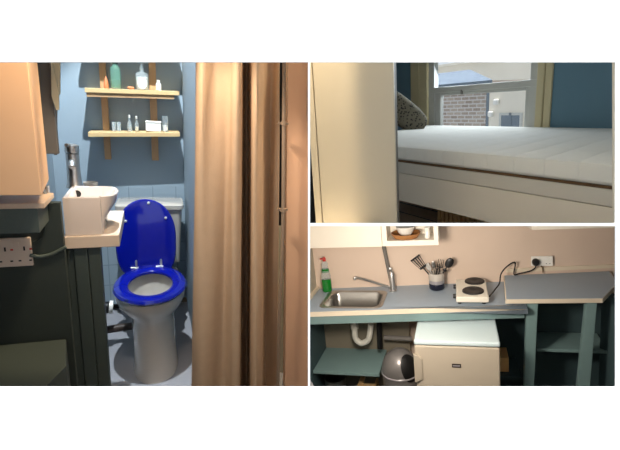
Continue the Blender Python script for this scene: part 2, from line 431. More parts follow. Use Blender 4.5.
# --- toilet
c0 = at(153.5, 352, Z=0)
TO = thing('toilet', 'white toilet with raised blue lid and blue seat', 'toilet', r, (c0.x, 2.6, -.06), R(-1.5))
def ell(cx, cy, a, b, z, n=40, p=2.0, egg=0):
    out = []
    for i in range(n):
        t_ = 2*math.pi*i/n; x = math.copysign(abs(math.cos(t_))**(2/p), math.cos(t_)); y = math.copysign(abs(math.sin(t_))**(2/p), math.sin(t_))
        out.append((cx+a*x*(1+egg*y), cy+b*y, z))
    return out
rg = [ell(.015, -.01, .124, .26, 0, p=2.4), ell(.015, -.01, .121, .257, .03, p=2.4), ell(.012, 0, .114, .24, .14, p=2.3), ell(.008, .01, .113, .22, .27, p=2.2), ell(.006, .012, .116, .222, .325), ell(.003, .008, .14, .228, .355),
      ell(0, 0, .168, .244, .385), ell(0, 0, .182, .26, .42), ell(0, 0, .186, .265, .455), ell(0, 0, .183, .262, .465), ell(0, 0, .13, .2, .465), ell(0, 0, .125, .195, .45),
      ell(0, .01, .11, .17, .36), ell(0, .03, .07, .1, .28), ell(0, .03, .03, .04, .26)]
part('bowl', MB().loft(rg), M['porcelain'], TO, local=True, smooth=True)
part('pan_back', MB().loft([rrect(-.12, .12, .2, .42, .04, .0), rrect(-.12, .12, .2, .42, .04, .24), rrect(-.15, .15, .2, .43, .05, .36), rrect(-.155, .155, .2, .43, .05, .42)]), M['porcelain'], TO, local=True, smooth=True)
wr = MB().loft([ell(0, .02, .07, .1, .30)]*1+[ell(0, .02, .01, .01, .30)])
part('water', wr, M['dark_glass'], TO, local=True)
# seat ring
sr = []
for k in range(8):
    pass
N = 48
def ringo(a, b, z, cy=0, egg=-.05): return ell(0, cy, a, b, z, N, 2.0, egg)
seat = MB().loft([ringo(.186, .268, 0.472), ringo(.193, .275, 0.484), ringo(.186, .268, 0.496), ringo(.165, .243, 0.501), ringo(.135, .2, 0.498), ringo(.118, .178, 0.490), ringo(.116, .176, 0.478), ringo(.124, .185, 0.470)], False, False)
n_ = N
seat.f += [(7*n_+i, 7*n_+(i+1) % n_, (i+1) % n_, i) for i in range(n_)]
so = part('seat', seat, M['blue_seat'], TO, local=True, smooth=True, label='glossy blue seat ring')
# lid: leaning back against the cistern
lt = R(-8); LR = Matrix.Rotation(lt, 4, 'X')
lid = MB()
def lidell(a, b):
    out = []
    for i in range(N):
        t_ = 2*math.pi*i/N; cs, sn = math.cos(t_), math.sin(t_); p = 2.1 if sn > 0 else 3.4
        out.append((a*math.copysign(abs(cs)**(2/p), cs)*(1+.03*sn), b*math.copysign(abs(sn)**(2/p), sn)))
    return out
def lring(a, b, off): return [Matrix.Translation((-.025, .25, .425)) @ LR @ Vector((p[0], off, p[1]+.245)) for p in lidell(a*.9, b)]
lid.loft([lring(.155, .21, .0), lring(.184, .24, .003), lring(.192, .248, .012), lring(.184, .24, .02), lring(.17, .22, .023)])
lo = part('lid', lid, M['blue_seat'], TO, local=True, smooth=True, label='glossy blue lid')
for bx, bz in ((-.112, .36), (.115, .375), (.02, .47), (-.02, .05)):
    p = Matrix.Translation((-.025, .25, .425)) @ LR @ Vector((bx, -.001, bz))
    if bz > .1: part('buffer', MB().ellipsoid(p, .0085, .006, .0085, 12, 8), M['white_plastic'], lo, local=True, smooth=True)
for hx in (-.085, .055):
    h = part('hinge', MB().lathe([(.011, .47), (.011, .497), (.006, .5), (.006, .545), (.002, .55)], (hx, .235, 0), 14).tube([(hx-.03, .235, .5), (hx+.012, .235, .5)], .006, 10, 0), M['chrome'], TO, local=True, smooth=True)
part('cistern', MB().loft([rrect(-.17, .17, .40, .60, .03, .46), rrect(-.19, .19, .39, .61, .03, .83)]), M['porcelain'], TO, local=True, smooth=True)
part('cistern_lid', MB().loft([rrect(-.2, .2, .38, .62, .03, .83), rrect(-.2, .2, .38, .62, .03, .855), rrect(-.19, .19, .39, .61, .03, .862)]), M['porcelain'], TO, local=True, smooth=True)
# waste pipe
a = at(104, 309, Y=2.8)
T = thing('waste_pipe', 'black and brown waste pipe running left from the toilet base', 'pipe', r, (a.x, 2.84, 0))
p1, p2 = at(98, 331, Y=2.84), at(132, 326, Y=2.84)
part('pipe_run', MB().tube([p1+Vector((-.05, 0, 0)), p1, p2], .024, 14, 0), M['pipe_brown'], T, smooth=True)
q1, q2 = at(100, 309, Y=2.8), at(110, 307, Y=2.8)
part('elbow', MB().tube([p1+Vector((.0, -.02, 0)), q1+Vector((-.01, 0, -.03)), q1+Vector((.01, 0, .0)), q2], .036, 14), M['black'], T, smooth=True)
part('collar', MB().tube([q2+Vector((-.004, 0, 0)), q2+Vector((.016, 0, -.002))], .04, 16, 0), M['white_plastic'], T, smooth=True, label='white collar')

# --- basin on its shelf
YF = 1.95
zt = at(90, 236, Y=YF).z; zb = at(90, 248, Y=YF).z
bx0, bx1 = at(63, 240, Y=YF).x, at(119.5, 240, Y=YF).x
BS = solo('basin_shelf', 'thick pale shelf board carrying the small basin', 'shelf', MB().box(bx0, bx1, YF, YF+.42, zb, zt), M['basin_shelf'], r, bevel=.003)
zr = at(90, 197.5, Y=YF+.01).z
fl, frx = at(62.5, 200, Y=YF+.015).x, at(100, 200, Y=YF+.015).x
xe = at(118, 195, Y=YF+.12).x
BA = thing('wash_basin', 'small white wash basin with flat front and rounded right side', 'basin', r, (fl+.1, YF+.12, zt))
def basin_ring(ins, z, full):
    """flat front and left side, swelling to the right; full 0..1 from foot to rim"""
    y0, y1 = YF+.012, YF+.25
    cy, bb = (y0+y1)/2+.01, (y1-y0)/2-.012
    out = [(fl+(frx-fl)*k/8, y0) for k in range(9)]
    for k in range(15):
        t_ = -math.pi/2+math.pi*k/14; out.append((frx+.001+(xe-frx)*full*math.cos(t_)**.8 if math.cos(t_) > 0 else frx+.001, cy+bb*math.sin(t_)))
    out += [(frx-(frx-fl)*k/8, y1) for k in range(9)]+[(fl, y1-(y1-y0)*k/6) for k in range(1, 6)]
    mx, my = (fl+frx+(xe-frx)*full)/2, (y0+y1)/2
    hw, hd = (frx+(xe-frx)*full-fl)/2, (y1-y0)/2
    return [(mx+(x-mx)*(1-ins/hw), my+(y-my)*(1-ins/hd), z) for x, y in out]
H = zr-zt
part('bowl', MB().loft([basin_ring(0, zt+.001, 0.05), basin_ring(0, zt+H*.3, .15), basin_ring(0, zt+H*.5, .45), basin_ring(0, zt+H*.75, .85), basin_ring(0, zr-.003, 1), basin_ring(.003, zr, 1),
      basin_ring(.012, zr, 1), basin_ring(.016, zr-.006, 1), basin_ring(.03, zt+H*.55, .8), basin_ring(.05, zt+H*.35, .5), basin_ring(.075, zt+H*.33, .4)]), M['basin'], BA, smooth=True)
c = at(77, 194, Y=YF+.215)
part('overflow', MB().lathe([(.016, 0), (.016, .004), (.003, .004)], (c.x, YF+.215, c.z), 14, 1, 1, Matrix.Rotation(R(70), 3, 'X')), M['black'], BA, smooth=True)
# tap
yt = YF+.29
b = at(75, 187, Y=yt); tz = at(74, 144, Y=yt).z
TP = thing('basin_tap', 'tall chrome mixer tap at the back of the small basin', 'tap', r, (b.x, yt, b.z))
hh = tz-b.z
part('body', MB().lathe([(.034, 0), (.034, .006), (.029, .012), (.026, hh*.3), (.026, hh*.78), (.014, hh*.79)], (b.x, yt, b.z), 20), M['chrome'], TP, smooth=True)
part('riser', MB().lathe([(.022, zt-b.z), (.022, 0.001)], (b.x, yt, b.z), 16), M['basin'], TP, smooth=True)
part('spout', MB().tube([(b.x, yt, b.z+hh*.62), (b.x+.004, yt-.05, b.z+hh*.6), (b.x+.004, yt-.07, b.z+hh*.52)], .0135, 12), M['chrome'], TP, smooth=True)
part('lever', MB().lathe([(.027, hh*.8), (.0285, hh*.82), (.027, hh*.97), (.012, hh)], (b.x, yt, b.z), 18).tube([(b.x-.004, yt, b.z+hh*.95), (b.x-.012, yt-.05, b.z+hh*1.0)], .008, 8, 0), M['chrome'], TP, smooth=True)
# tumbler
yq = YF+.37
q = at(90.5, 182, Y=yq); w = (at(98, 182, Y=yq).x-at(83, 182, Y=yq).x)/2
solo('tumbler', 'white tumbler standing behind the small basin', 'cup', MB().lathe([(w*.8, zt), (w*.92, q.z-.012), (w, q.z-.01), (w, q.z), (w*.9, q.z), (w*.75, zt+.01), (.002, zt+.01)], (q.x, yq, 0), 24), M['porcelain'], r, smooth=True)

# --- left furniture
Y0 = 1.62
zc = at(20, 195.5, Y=Y0).z
a = at(36.5, 150, Y=Y0).x; bk = Y0+.0
ysb = Y0+.28
CB = thing('wall_cupboard', 'peach wall cupboard at the left edge lit by warm light', 'cupboard', r, (a-.2, Y0, zc))
dx0 = at(-45, 150, Y=Y0).x
xb = at(46, 150, Y=ysb).x
part('carcass', MB().hexa([(dx0, Y0+.02, zc), (a, Y0+.02, zc), (xb, ysb, zc), (dx0, ysb, zc), (dx0, Y0+.02, 2.1), (a, Y0+.02, 2.1), (xb, ysb, 2.1), (dx0, ysb, 2.1)]), M['peach'], CB, bevel=.002)
part('door', MB().box(dx0, a, Y0, Y0+.018, zc, 2.1), M['peach'], CB, bevel=.002)
h1 = at(46, 190, Y=ysb-.06)
part('hinge', MB().box(h1.x-.012, h1.x+.006, ysb-.06, ysb-.03, h1.z-.02, h1.z+.012).tube([h1+Vector((-.004, -.02, .01)), h1+Vector((.004, -.02, -.022))], .005, 8, 0), M['chrome'], CB, bevel=.001, label='chrome hinge')
# narrow grey rack behind it with pale boards
yk = 2.0
RK = thing('side_rack', 'narrow grey panel on the left wall with two pale slanted boards', 'rack', r, (at(50, 150, Y=yk).x, yk, at(50, 155, Y=yk).z))
k0, k1 = at(40, 100, Y=yk).x, at(53.5, 100, Y=yk).x
part('panel', MB().box(k0, k1, yk, yk+.03, at(50, 154, Y=yk).z, 2.15), M['grey'], RK, bevel=.002)
def pix_prism(pts, Y, dy, room=None):
    ro = room or r
    p = [ro.at(x, y, Y=Y) for x, y in pts]; n = len(p); mb = MB()
    return mb.add(p+[q+Vector((0, dy, 0)) for q in p], [tuple(range(n)), tuple(range(n, 2*n))[::-1]]+[(i, (i+1) % n, n+(i+1) % n, n+i) for i in range(n)])
part('slanted_board', pix_prism([(50, 40), (60, 40), (60, 94), (58.6, 95), (52.5, 66)], yk-.012, .012), M['flap'], RK)
part('slanted_board', pix_prism([(51, 62), (52, 62), (58.8, 93), (58.8, 110), (56, 110), (51.5, 96)], yk-.024, .012), M['flap'], RK)
part('end_strip', pix_prism([(52, 100), (57, 110), (57, 155), (54, 155), (53, 100)], yk+.03, .01), M['grey'], RK)
# counter ledge under the cupboard
yl = 1.68
LD = thing('side_ledge', 'narrow ledge with dark green apron under the peach cupboard', 'ledge', r, (at(20, 234, Y=yl).x, yl, at(20, 234, Y=yl).z))
e0, e1 = at(-45, 210, Y=yl).x, at(37, 210, Y=yl).x
zl = at(20, 208.5, Y=yl).z
part('top_board', MB().box(e0, at(45, 208, Y=yl).x, yl-.006, yl+.16, zl, at(20, 203, Y=yl).z), M['ledge'], LD, bevel=.002)
part('apron', MB().box(e0, e1, yl+.004, yl+.16, at(20, 234, Y=yl).z, zl), M['green'], LD, bevel=.002)
# green panelling
yp = 1.86
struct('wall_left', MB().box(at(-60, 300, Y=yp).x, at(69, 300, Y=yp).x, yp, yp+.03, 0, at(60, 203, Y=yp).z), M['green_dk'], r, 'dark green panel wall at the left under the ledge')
PO = thing('panelled_post', 'green post of three upright boards below the basin shelf', 'post', r, (at(85, 387, Y=1.9).x, 1.9, 0))
yo = YF+.02
for x0, x1, dy in ((64.5, 77.3, .012), (77.9, 91.3, 0), (91.9, 104, 0)):
    part('board', MB().box(at(x0, 300, Y=yo).x, at(x1, 300, Y=yo).x, yo+dy, yo+.05, -.06, zb-.002), M['green'], PO, bevel=.003)
# low plinth
zp = at(30, 340, Y=yp).z
pl = [at(-60, 344, Z=zp), at(66, 339, Z=zp), at(66, 366, Z=zp), at(44, 388, Z=zp), at(30, 402, Z=zp), at(-60, 402, Z=zp)]
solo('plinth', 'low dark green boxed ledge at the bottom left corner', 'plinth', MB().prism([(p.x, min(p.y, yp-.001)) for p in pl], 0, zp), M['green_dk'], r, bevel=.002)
# socket
ys = yp
q = [at(-14, 240.5, Y=ys-.012), at(30, 236.3, Y=ys-.012), at(30, 265, Y=ys-.012), at(-14, 269.5, Y=ys-.012)]
SK = thing('double_socket', 'white double wall socket on the green panel at the left', 'socket', r, (q[0].x, ys, q[2].z))
x0, x1, z0, z1 = q[0].x, q[1].x, (q[2].z+q[3].z)/2, (q[0].z+q[1].z)/2
part('faceplate', MB().box(x0, x1, ys-.012, ys-.0005, z0, z1), M['socket'], SK, bevel=.003)
for sx_ in (.42, .86):
    xm = x0+(x1-x0)*sx_
    part('switch', MB().box(xm-.032, xm-.018, ys-.016, ys-.0125, z1-.03, z1-.012), M['socket'], SK, bevel=.001)
    part('earth_pin_hole', MB().box(xm-.006, xm-.001, ys-.0135, ys-.0118, z1-.048, z1-.033), M['black'], SK)
    for dx in (-.02, .012):
        part('pin_hole', MB().box(xm+dx-.004, xm+dx+.004, ys-.0135, ys-.0118, z0+.02, z0+.025), M['black'], SK)
    part('indicator', MB().box(xm+.012, xm+.02, ys-.0135, ys-.0118, z1-.046, z1-.04), M['red'], SK)
solo('wall_cable', 'grey green cable running right from the wall socket', 'cable', MB().tube([at(30, 255, Y=ys-.01), at(40, 256.5, Y=ys-.012), at(52, 254, Y=ys-.012), at(66, 247, Y=ys-.012)], .007, 8), M['green'], r, smooth=True)
solo('wall_cable', 'thin dark cable looping down beside the ledge apron', 'cable', MB().tube([at(44, 208, Y=ys-.03), at(45, 222, Y=ys-.02), at(42, 236, Y=ys-.01), at(33, 243, Y=ys-.01)], .004, 8), M['green_dk'], r, smooth=True)
solo('floor_cable', 'dark cable hanging down in front of the panelled post', 'cable', MB().tube([at(69, 250, Y=yo-.01), at(67, 275, Y=yo-.01), at(71, 300, Y=yo-.01), at(69, 340, Y=yo-.01), at(76, 387, Y=yo-.01), at(80, 400, Y=yo-.01)], .005, 8), M['green_dk'], r, smooth=True)

# --- curtain, pipe, right wall
YC = 1.72
# (picture x at top, picture x at bottom, depth offset)
fold = [(196.5, 193, .07), (198, 194, .015), (203, 200, -.015), (209, 210, .0), (216, 219, .02), (224, 226, .024), (231, 230, .0), (234, 232.5, -.03), (238, 236, -.034), (240.5, 239.5, -.01), (241.5, 241, .08),
        (245, 244.5, .16), (249, 248, .15), (251.5, 250.5, .03), (254, 253.5, -.02), (258, 257, -.022), (262, 260.5, .03), (264, 262.5, .12), (269, 266, .15), (274, 270, .13), (277, 273, .10), (280.5, 276.5, .085)]
cu = MB(); NZ = 24; cols = []
def cr(a, b, c_, d_, t_): return .5*((2*b)+(c_-a)*t_+(2*a-5*b+4*c_-d_)*t_*t_+(3*b-a-3*c_+d_)*t_**3)
fine = []
for i in range(len(fold)-1):
    for k in range(4):
        t_ = k/4; P = [fold[max(0, min(len(fold)-1, i+j))] for j in (-1, 0, 1, 2)]
        fine.append(tuple(cr(*[p[m_] for p in P], t_) for m_ in range(3)))
fine.append(fold[-1])
vs = []
for j in range(NZ+1):
    f_ = j/NZ
    for k, (xt, xb_, dy) in enumerate(fine):
        ytop, ybot = 20, 440
        py = ytop+(ybot-ytop)*f_
        px = xt+(xb_-xt)*((py-62)/325)+1.0*math.sin(f_*5+k*.35)*.6
        Y = YC+dy*(.85+.3*f_)+.006*math.sin(f_*7+k*.5)
        vs.append(at(px, py, Y=Y))
nf = len(fine)
cu.add(vs, [(j*nf+k, j*nf+k+1, (j+1)*nf+k+1, (j+1)*nf+k) for j in range(NZ) for k in range(nf-1)])
cuo = solo('curtain', 'long tan cloth curtain hanging in folds right of the toilet', 'curtain', cu, M['curtain'], r, smooth=True)
sd = cuo.modifiers.new('solid', 'SOLIDIFY'); sd.thickness = .004
ypi = YC+.02
PI_ = thing('upright_pipe', 'thin upright pipe with clips at the right edge of the curtain', 'pipe', r, tuple(at(284, 387, Y=ypi)))
part('tube', MB().tube([at(284.5, 10, Y=ypi), at(283.5, 150, Y=ypi), at(282.5, 240, Y=ypi), at(279, 330, Y=ypi), at(277, 440, Y=ypi)], .0075, 12), M['pipe'], PI_, smooth=True)
for py, px in ((123.5, 283.7), (210, 283)):
    c = at(px, py, Y=ypi)
    part('clip', MB().tube([c+Vector((0, 0, -.007)), c+Vector((0, 0, .007))], .0115, 12, 0).box(c.x-.02, c.x+.02, ypi, ypi+.02, c.z-.004, c.z+.004), M['pipe'], PI_, smooth=True)
yw = YC+.1
a, b = at(287, 220, Y=yw).x, at(307, 220, Y=1.5).x
struct('wall_right', pix_prism([(288.5, 0), (308.3, 0), (308.3, 450), (284.5, 450)], yw, .04), M['tan_wall'], r, 'plain tan wall at the right of the curtain')

# ================================================================== ROOM 2: the bed by the window
r = R2; at = r.at
ZM, ZB, ZR = .544, .455, .216
YFB, YW = 1.64, 3.25
ml = at(350, 140, Z=ZM).x
mx0, mx1 = -2.75, -.62
struct('wall_back', MB().box(-5.0, at(428, 100, Y=YW).x, YW, YW+.12, .02, 2.3).between(at(539, 100, Y=YW).x, -.3, YW, YW+.12, lambda x, y: max(.02, LOW2(x, y)), 2.3).box(at(428, 100, Y=YW).x, at(539, 100, Y=YW).x, YW, YW+.12, .1, .34).box(at(428, 100, Y=YW).x, at(539, 100, Y=YW).x, YW, YW+.12, 1.75, 2.3),
       M['bed_blue'], r, 'teal blue wall around the bedroom window')
struct('wall_right', MB().between(-.36, -.3, 1.9, YW, LOW2, 2.3), M['bed_blue'], r, 'teal blue end wall right of the bed')
xq0, xq1 = at(310, 142, Y=1.35).x+.12, at(310, 142, Y=YW).x+.2
struct('ceiling', MB().prism([(xq0, 1.35), (-.3, 1.35), (-.3, YW+.12), (max(-4.0, xq1), YW+.12)], 2.3, 2.34), M['white_wall'], r)
p = [at(345, 223.3, Z=0), at(520, 223.3, Z=0)]
q_ = at(520, 212, Z=0)
struct('floor', MB().prism([(p[0].x, p[0].y), (p[1].x, p[1].y), (q_.x, min(q_.y, YW)), (q_.x-.2, YW), (-3.6, YW)], -.012, 0), M['planks'], r, 'brown floorboards under the bed')
# window
W = thing('window_1', None, None, r, (at(485, 100, Y=YW).x, YW, .5)); W['kind'] = 'structure'; W['label'] = 'grey framed window with cream casing behind the bed'
def X(px, Y=YW, py=95): return at(px, py, Y=Y).x
def Z(py, px=485, Y=YW): return at(px, py, Y=Y).z
zt_, zb_ = 1.75, .34
for a, b in ((412, 420), (421, 429), (538, 545), (545.5, 552.5)):
    part('casing', MB().box(X(a), X(b), YW-.03 if a in (421, 538) else YW-.02, YW, zb_, zt_), M['casing'], W, bevel=.006)
yf = YW+.008
fx0, fx1 = X(428, yf), X(539, yf)
def frm(x0, x1, z0, z1, w_, y0, y1, wb=None, wt=None):
    wb = wb or w_; wt = wt or w_
    return MB().box(x0, x0+w_, y0, y1, z0, z1).box(x1-w_, x1, y0, y1, z0, z1).box(x0+w_, x1-w_, y0, y1, z0, z0+wb).box(x0+w_, x1-w_, y0, y1, z1-wt, z1)
zm1, zm0 = Z(83.5, Y=yf), Z(89.5, Y=yf)
part('outer_frame', frm(fx0, fx1, zb_, zt_, (X(434, yf)-fx0), yf, yf+.06), M['upvc'], W, bevel=.004)
part('transom', MB().box(fx0+.02, fx1-.02, yf-.004, yf+.055, zm0, zm1), M['upvc'], W, bevel=.004)
part('lower_sash', frm(X(434.5, yf), X(533.5, yf), zb_+.03, zm0, X(440, yf)-X(434.5, yf), yf+.006, yf+.05, None, zm0-Z(93, Y=yf)), M['upvc'], W, bevel=.004)
part('pane', MB().box(X(440, yf)-.01, X(528, yf)+.01, yf+.03, yf+.034, zb_+.05, zm0-.02), M['pane'], W)
part('pane', MB().box(X(434, yf)-.01, X(533, yf)+.01, yf+.03, yf+.034, zm1-.005, zt_-.04), M['pane'], W)
hc = at(462, 91, Y=yf)
part('latch', MB().box(hc.x-.008, hc.x+.008, yf-.012, yf+.004, hc.z-.03, hc.z+.012), M['grey'], W, bevel=.002)
# outside
YE = 8.0
e = at(487, 127, Y=YE)
def ex(px, py, Y=YE): return at(px, py, Y=Y)
OB = thing('brick_building', 'brick building with grey slate roof beyond the window', 'building', r, tuple(ex(450, 140)))
bl, br = ex(380, 110), ex(488.5, 110)
zroof = ex(450, 84).z
part('wall', MB().box(bl.x-1, br.x, YE, YE+3, -1.5, zroof), M['brick'], OB)
part('corner_pipe', MB().box(br.x-.02, br.x+.05, YE-.06, YE+.02, -1.5, zroof), M['dark_glass'], OB)
zr2 = ex(450, 72, YE+3).z
xa, xb2, xc = bl.x-1, ex(497, 82).x, ex(470, 73, YE+3).x
part('roof', MB().add([(xa, YE-.15, zroof), (xb2, YE-.15, zroof), (xc, YE+3, zr2), (xa, YE+3, zr2), (xa, YE-.15, zroof-.12), (xb2, YE-.15, zroof-.12), (xc, YE+3, zr2-.12), (xa, YE+3, zr2-.12)],
     [(0, 1, 2, 3), (7, 6, 5, 4), (0, 4, 5, 1), (1, 5, 6, 2), (2, 6, 7, 3), (3, 7, 4, 0)]), M['slate'], OB)
YE2 = 7.5
CBD = thing('rendered_building', 'cream rendered building with a small window beyond the window glass', 'building', r, tuple(ex(510, 140, YE2)))
part('wall', MB().box(ex(489.3, 100, YE2).x, ex(640, 100, YE2).x, YE2, YE2+2, -1.5, ex(510, 82, YE2).z), M['render'], CBD)
a, b = ex(499.5, 128, YE2), ex(523, 112.5, YE2)
wf = part('window_frame', frm(a.x, b.x, a.z-.6, b.z, .05, YE2-.03, YE2), M['upvc'], CBD)
part('window_pane', MB().box(a.x+.03, b.x-.03, YE2-.02, YE2-.01, a.z-.6, b.z-.03).box((a.x+b.x)/2-.03, (a.x+b.x)/2+.03, YE2-.03, YE2, a.z-.6, b.z), M['dark_glass'], wf)
for px, py in ((497.5, 102), (492, 114)):
    q = ex(px, py, YE2); part('wall_lamp', MB().box(q.x-.055, q.x+.055, YE2-.08, YE2-.001, q.z-.055, q.z+.055), M['white_plastic'], CBD, bevel=.02)
YE3 = 16
solo('distant_building', 'pale distant building above the slate roof outside the window', 'building', MB().box(ex(380, 70, YE3).x, ex(560, 70, YE3).x, YE3, YE3+3, -2, ex(480, 60, YE3).z).prism([(ex(380, 70, YE3).x, YE3-.3), (ex(505, 70, YE3).x, YE3-.3), (ex(485, 70, YE3).x, YE3+3), (ex(380, 70, YE3).x, YE3+3)], ex(450, 66, YE3).z, ex(450, 64, YE3).z), M['render'], r)
# bed
BD = thing('bed_frame', 'cream painted bed frame with deep front rail', 'bed', r, ((mx0+mx1)/2, (YFB+YW)/2, 0))
zl2 = ZB-(ZB-ZR)*.3
xk = (0-LOW2(0, YFB)+ZR)/(LOW2(1, YFB)-LOW2(0, YFB))
part('front_rail', MB().box(mx0, xk, YFB, YFB+.035, ZR, zl2).between(xk, mx1, YFB, YFB+.035, lambda x, y: LOW2(x, YFB)+.002, zl2), M['rail'], BD)
part('rail_lip', MB().box(mx0, mx1, YFB+.004, YFB+.05, zl2+.001, ZB-.006), M['rail_top'], BD, bevel=.005)
part('base_board', MB().prism([(mx0, YFB+.008), (mx1, YFB+.008), (mx1, YW-.02), (mx0-.9, YW-.02)], ZB-.005, ZB+.006), M['dark_gap'], BD)
part('back_rail', MB().box(mx0, mx1, YW-.05, YW-.02, ZB-.12, ZB-.03), M['rail'], BD)
for lx in (mx0, mx1-.06):
    for ly in (YFB+.04, YW-.12):
        part('leg', MB().between(lx, lx+.06, ly, ly+.06, lambda x, y: max(0, LOW2(x, y)), ZB-.03), M['rail'], BD)
mt = MB()
def sk(ring): return [(x-.95*(y-YFB)/(YW-YFB)*(mx1-x)/(mx1-mx0), y, z) for x, y, z in ring]
mt.loft([sk(q) for q in (rrect(mx0, mx1, YFB+.014, YW-.01, .05, ZB+.007), rrect(mx0-.0, mx1+.0, YFB+.0, YW-.005, .05, ZB+.02), rrect(mx0, mx1, YFB, YW-.005, .05, ZM-.018), rrect(mx0+.005, mx1-.005, YFB+.006, YW-.01, .05, ZM-.005), rrect(mx0+.02, mx1-.02, YFB+.022, YW-.03, .05, ZM))])
solo('mattress', 'white quilted mattress lying on the bed frame', 'mattress', mt, M['mattress'], r, smooth=True)
# pillow
pc = at(404, 113, Y=2.62)
PW = solo('pillow', 'dark spotted pillow propped at the left end of the mattress', 'pillow', MB().ellipsoid((0, 0, 0), .30, .08, .125, 28, 16, None, .62), M['leopard'], r, loc=(at(400, 112, Y=2.70).x, 2.70, ZM+.175), rotz=R(38), local=True, smooth=True)
PW.matrix_world = PW.matrix_world @ Matrix.Rotation(R(-18), 4, 'X') @ Matrix.Rotation(R(38), 4, 'Y')
# crate beneath
a = at(438, 216, Y=1.95); b = at(512, 216, Y=1.95)
CR = thing('ribbed_crate', 'brown ribbed wooden crate standing under the bed', 'crate', r, ((a.x+b.x)/2, 2.1, 0))
part('body', MB().between(a.x, b.x, 1.95, 2.3, lambda x, y: max(0, LOW2(x, y)), at(450, 205, Y=1.95).z+.02), M['ribbed'], CR, bevel=.004)
rb = MB(); nx = 16
for i in range(nx):
    x = a.x+(b.x-a.x)*(i+.5)/nx; rb.between(x-.012, x+.012, 1.938, 1.95, lambda x, y: max(.01, LOW2(x, y)+.002), at(450, 205, Y=1.95).z+.015)
part('ribs', rb, M['ribbed'], CR, bevel=.003)
# wardrobe at the left, facing the viewer
ca, cb = at(395, 142, Y=1.30), None
vd = Vector((math.cos(R(40)), math.sin(R(40)), 0))         # along the face
wz = at(300, 150, Y=1.3)
WD = thing('wardrobe', 'tall cream wardrobe at the left in front of the bed', 'wardrobe', r, (ca.x, ca.y, 0), R(40))
zlo = at(330, 223.6, Y=1.3).z
def wl(px):                                              # local x of a sight line on the face plane
    d = r.ray(px, 142); o = r.C-ca
    nrm = Vector((-vd.y, vd.x, 0)); s_ = -(o.dot(nrm))/d.dot(nrm); return (o+d*s_).dot(vd)
zbt = at(395, 224, Y=ca.y).z-.0
xl2, xc2 = wl(309.9), wl(317); ca2, vd2, wx362 = ca.copy(), vd.copy(), wl(364)
rot40 = frame((ca.x, ca.y, 0), R(40))
def lowl(x, y):
    p_ = rot40 @ Vector((x, y, 0)); return LOW2(p_.x, p_.y)
part('side_panel', MB().between(xl2, xc2-.003, .0, .02, lowl, 2.0), M['wardrobe'], WD, local=True, bevel=.002)
part('door', MB().between(xc2+.003, -.0, .0, .022, lowl, 2.0), M['wardrobe'], WD, local=True, bevel=.003)
part('carcass', MB().between(xl2+.02, -.012, .022, .12, lowl, 2.0), M['grey'], WD, local=True)
# post at the right edge
pa = at(612.5, 142, Y=1.3)
solo('upright_post', 'narrow cream post at the right end of the bed', 'post', MB().hexa([r.at(612.3, 223, Y=1.3), r.at(640, 223, Y=1.3), r.at(640, 223, Y=1.3)+Vector((0, .05, 0)), r.at(612.3, 223, Y=1.3)+Vector((.02, .05, 0)),
      r.at(612, 20, Y=1.3), r.at(640, 20, Y=1.3), r.at(640, 20, Y=1.3)+Vector((0, .05, 0)), r.at(612, 20, Y=1.3)+Vector((.02, .05, 0))]), M['wardrobe'], r)

# ================================================================== ROOM 3: the kitchen
r = R3; at = r.at
ZW = .9; YK = 3.0
def YKf(x): return 3.0+.11*x
xlw = at(322, 290, Y=YK).x
struct('wall_back', MB().hexa([(xlw-.05, YKf(xlw-.05), 0), (1.3, YKf(1.3), 0), (1.3, YKf(1.3)+.04, 0), (xlw-.05, YKf(xlw-.05)+.04, 0)]+[(x, YKf(x)+d, TOP3(x, YKf(x)+d)) for x, d in ((xlw-.05, 0), (1.3, 0), (1.3, .04), (xlw-.05, .04))]), M['kitchen_wall'], r, 'pale pink kitchen wall behind the worktop')
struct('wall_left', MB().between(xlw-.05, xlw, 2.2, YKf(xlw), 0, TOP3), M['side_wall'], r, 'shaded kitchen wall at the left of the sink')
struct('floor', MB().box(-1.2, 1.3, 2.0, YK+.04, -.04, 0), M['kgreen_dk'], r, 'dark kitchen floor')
# worktop with a cut-out for the sink
fl_, fr_ = at(310, 312.5, Z=ZW), at(526.3, 305.2, Z=ZW)
def fyk(x): return fl_.y+(fr_.y-fl_.y)*(x-fl_.x)/(fr_.x-fl_.x)
wx0, wx1 = xlw+.001, fr_.x
S0, S1, T0, T1 = -.89, -.51, 2.56, 2.83
zt2, zb2 = ZW, ZW-.03
def slab(y_in, y_back, z0, z1, hole=True):
    mb = MB(); xs = [wx0, S0, S1, wx1]
    rows = lambda x: [fyk(x)+y_in, T0, T1, YKf(x)-.001]
    idx = lambda i, j, k: k*16+i*4+j
    mb.v = [Vector((x, rows(x)[j], z)) for z in (z0, z1) for x in xs for j in range(4)]
    for i in range(3):
        for j in range(3):
            if hole and i == 1 and j == 1: continue
            for k in (0, 1): mb.f.append((idx(i, j, k), idx(i+1, j, k), idx(i+1, j+1, k), idx(i, j+1, k)))
    for i in range(3):
        for j in (0, 3): mb.f.append((idx(i, j, 0), idx(i+1, j, 0), idx(i+1, j, 1), idx(i, j, 1)))
        for j in (0, 3): mb.f.append((idx(j, i, 0), idx(j, i+1, 0), idx(j, i+1, 1), idx(j, i, 1)))
    for a, b in (((1, 1), (2, 1)), ((2, 1), (2, 2)), ((2, 2), (1, 2)), ((1, 2), (1, 1))):
        mb.f.append((idx(*a, 0), idx(*b, 0), idx(*b, 1), idx(*a, 1)))
    return mb
WT = thing('worktop', 'grey blue kitchen worktop with pale front edge and green apron', 'worktop', r, (-.25, 2.75, ZW-.03))
part('top', slab(.008, YK-.001, zb2, zt2), M['worktop'], WT)
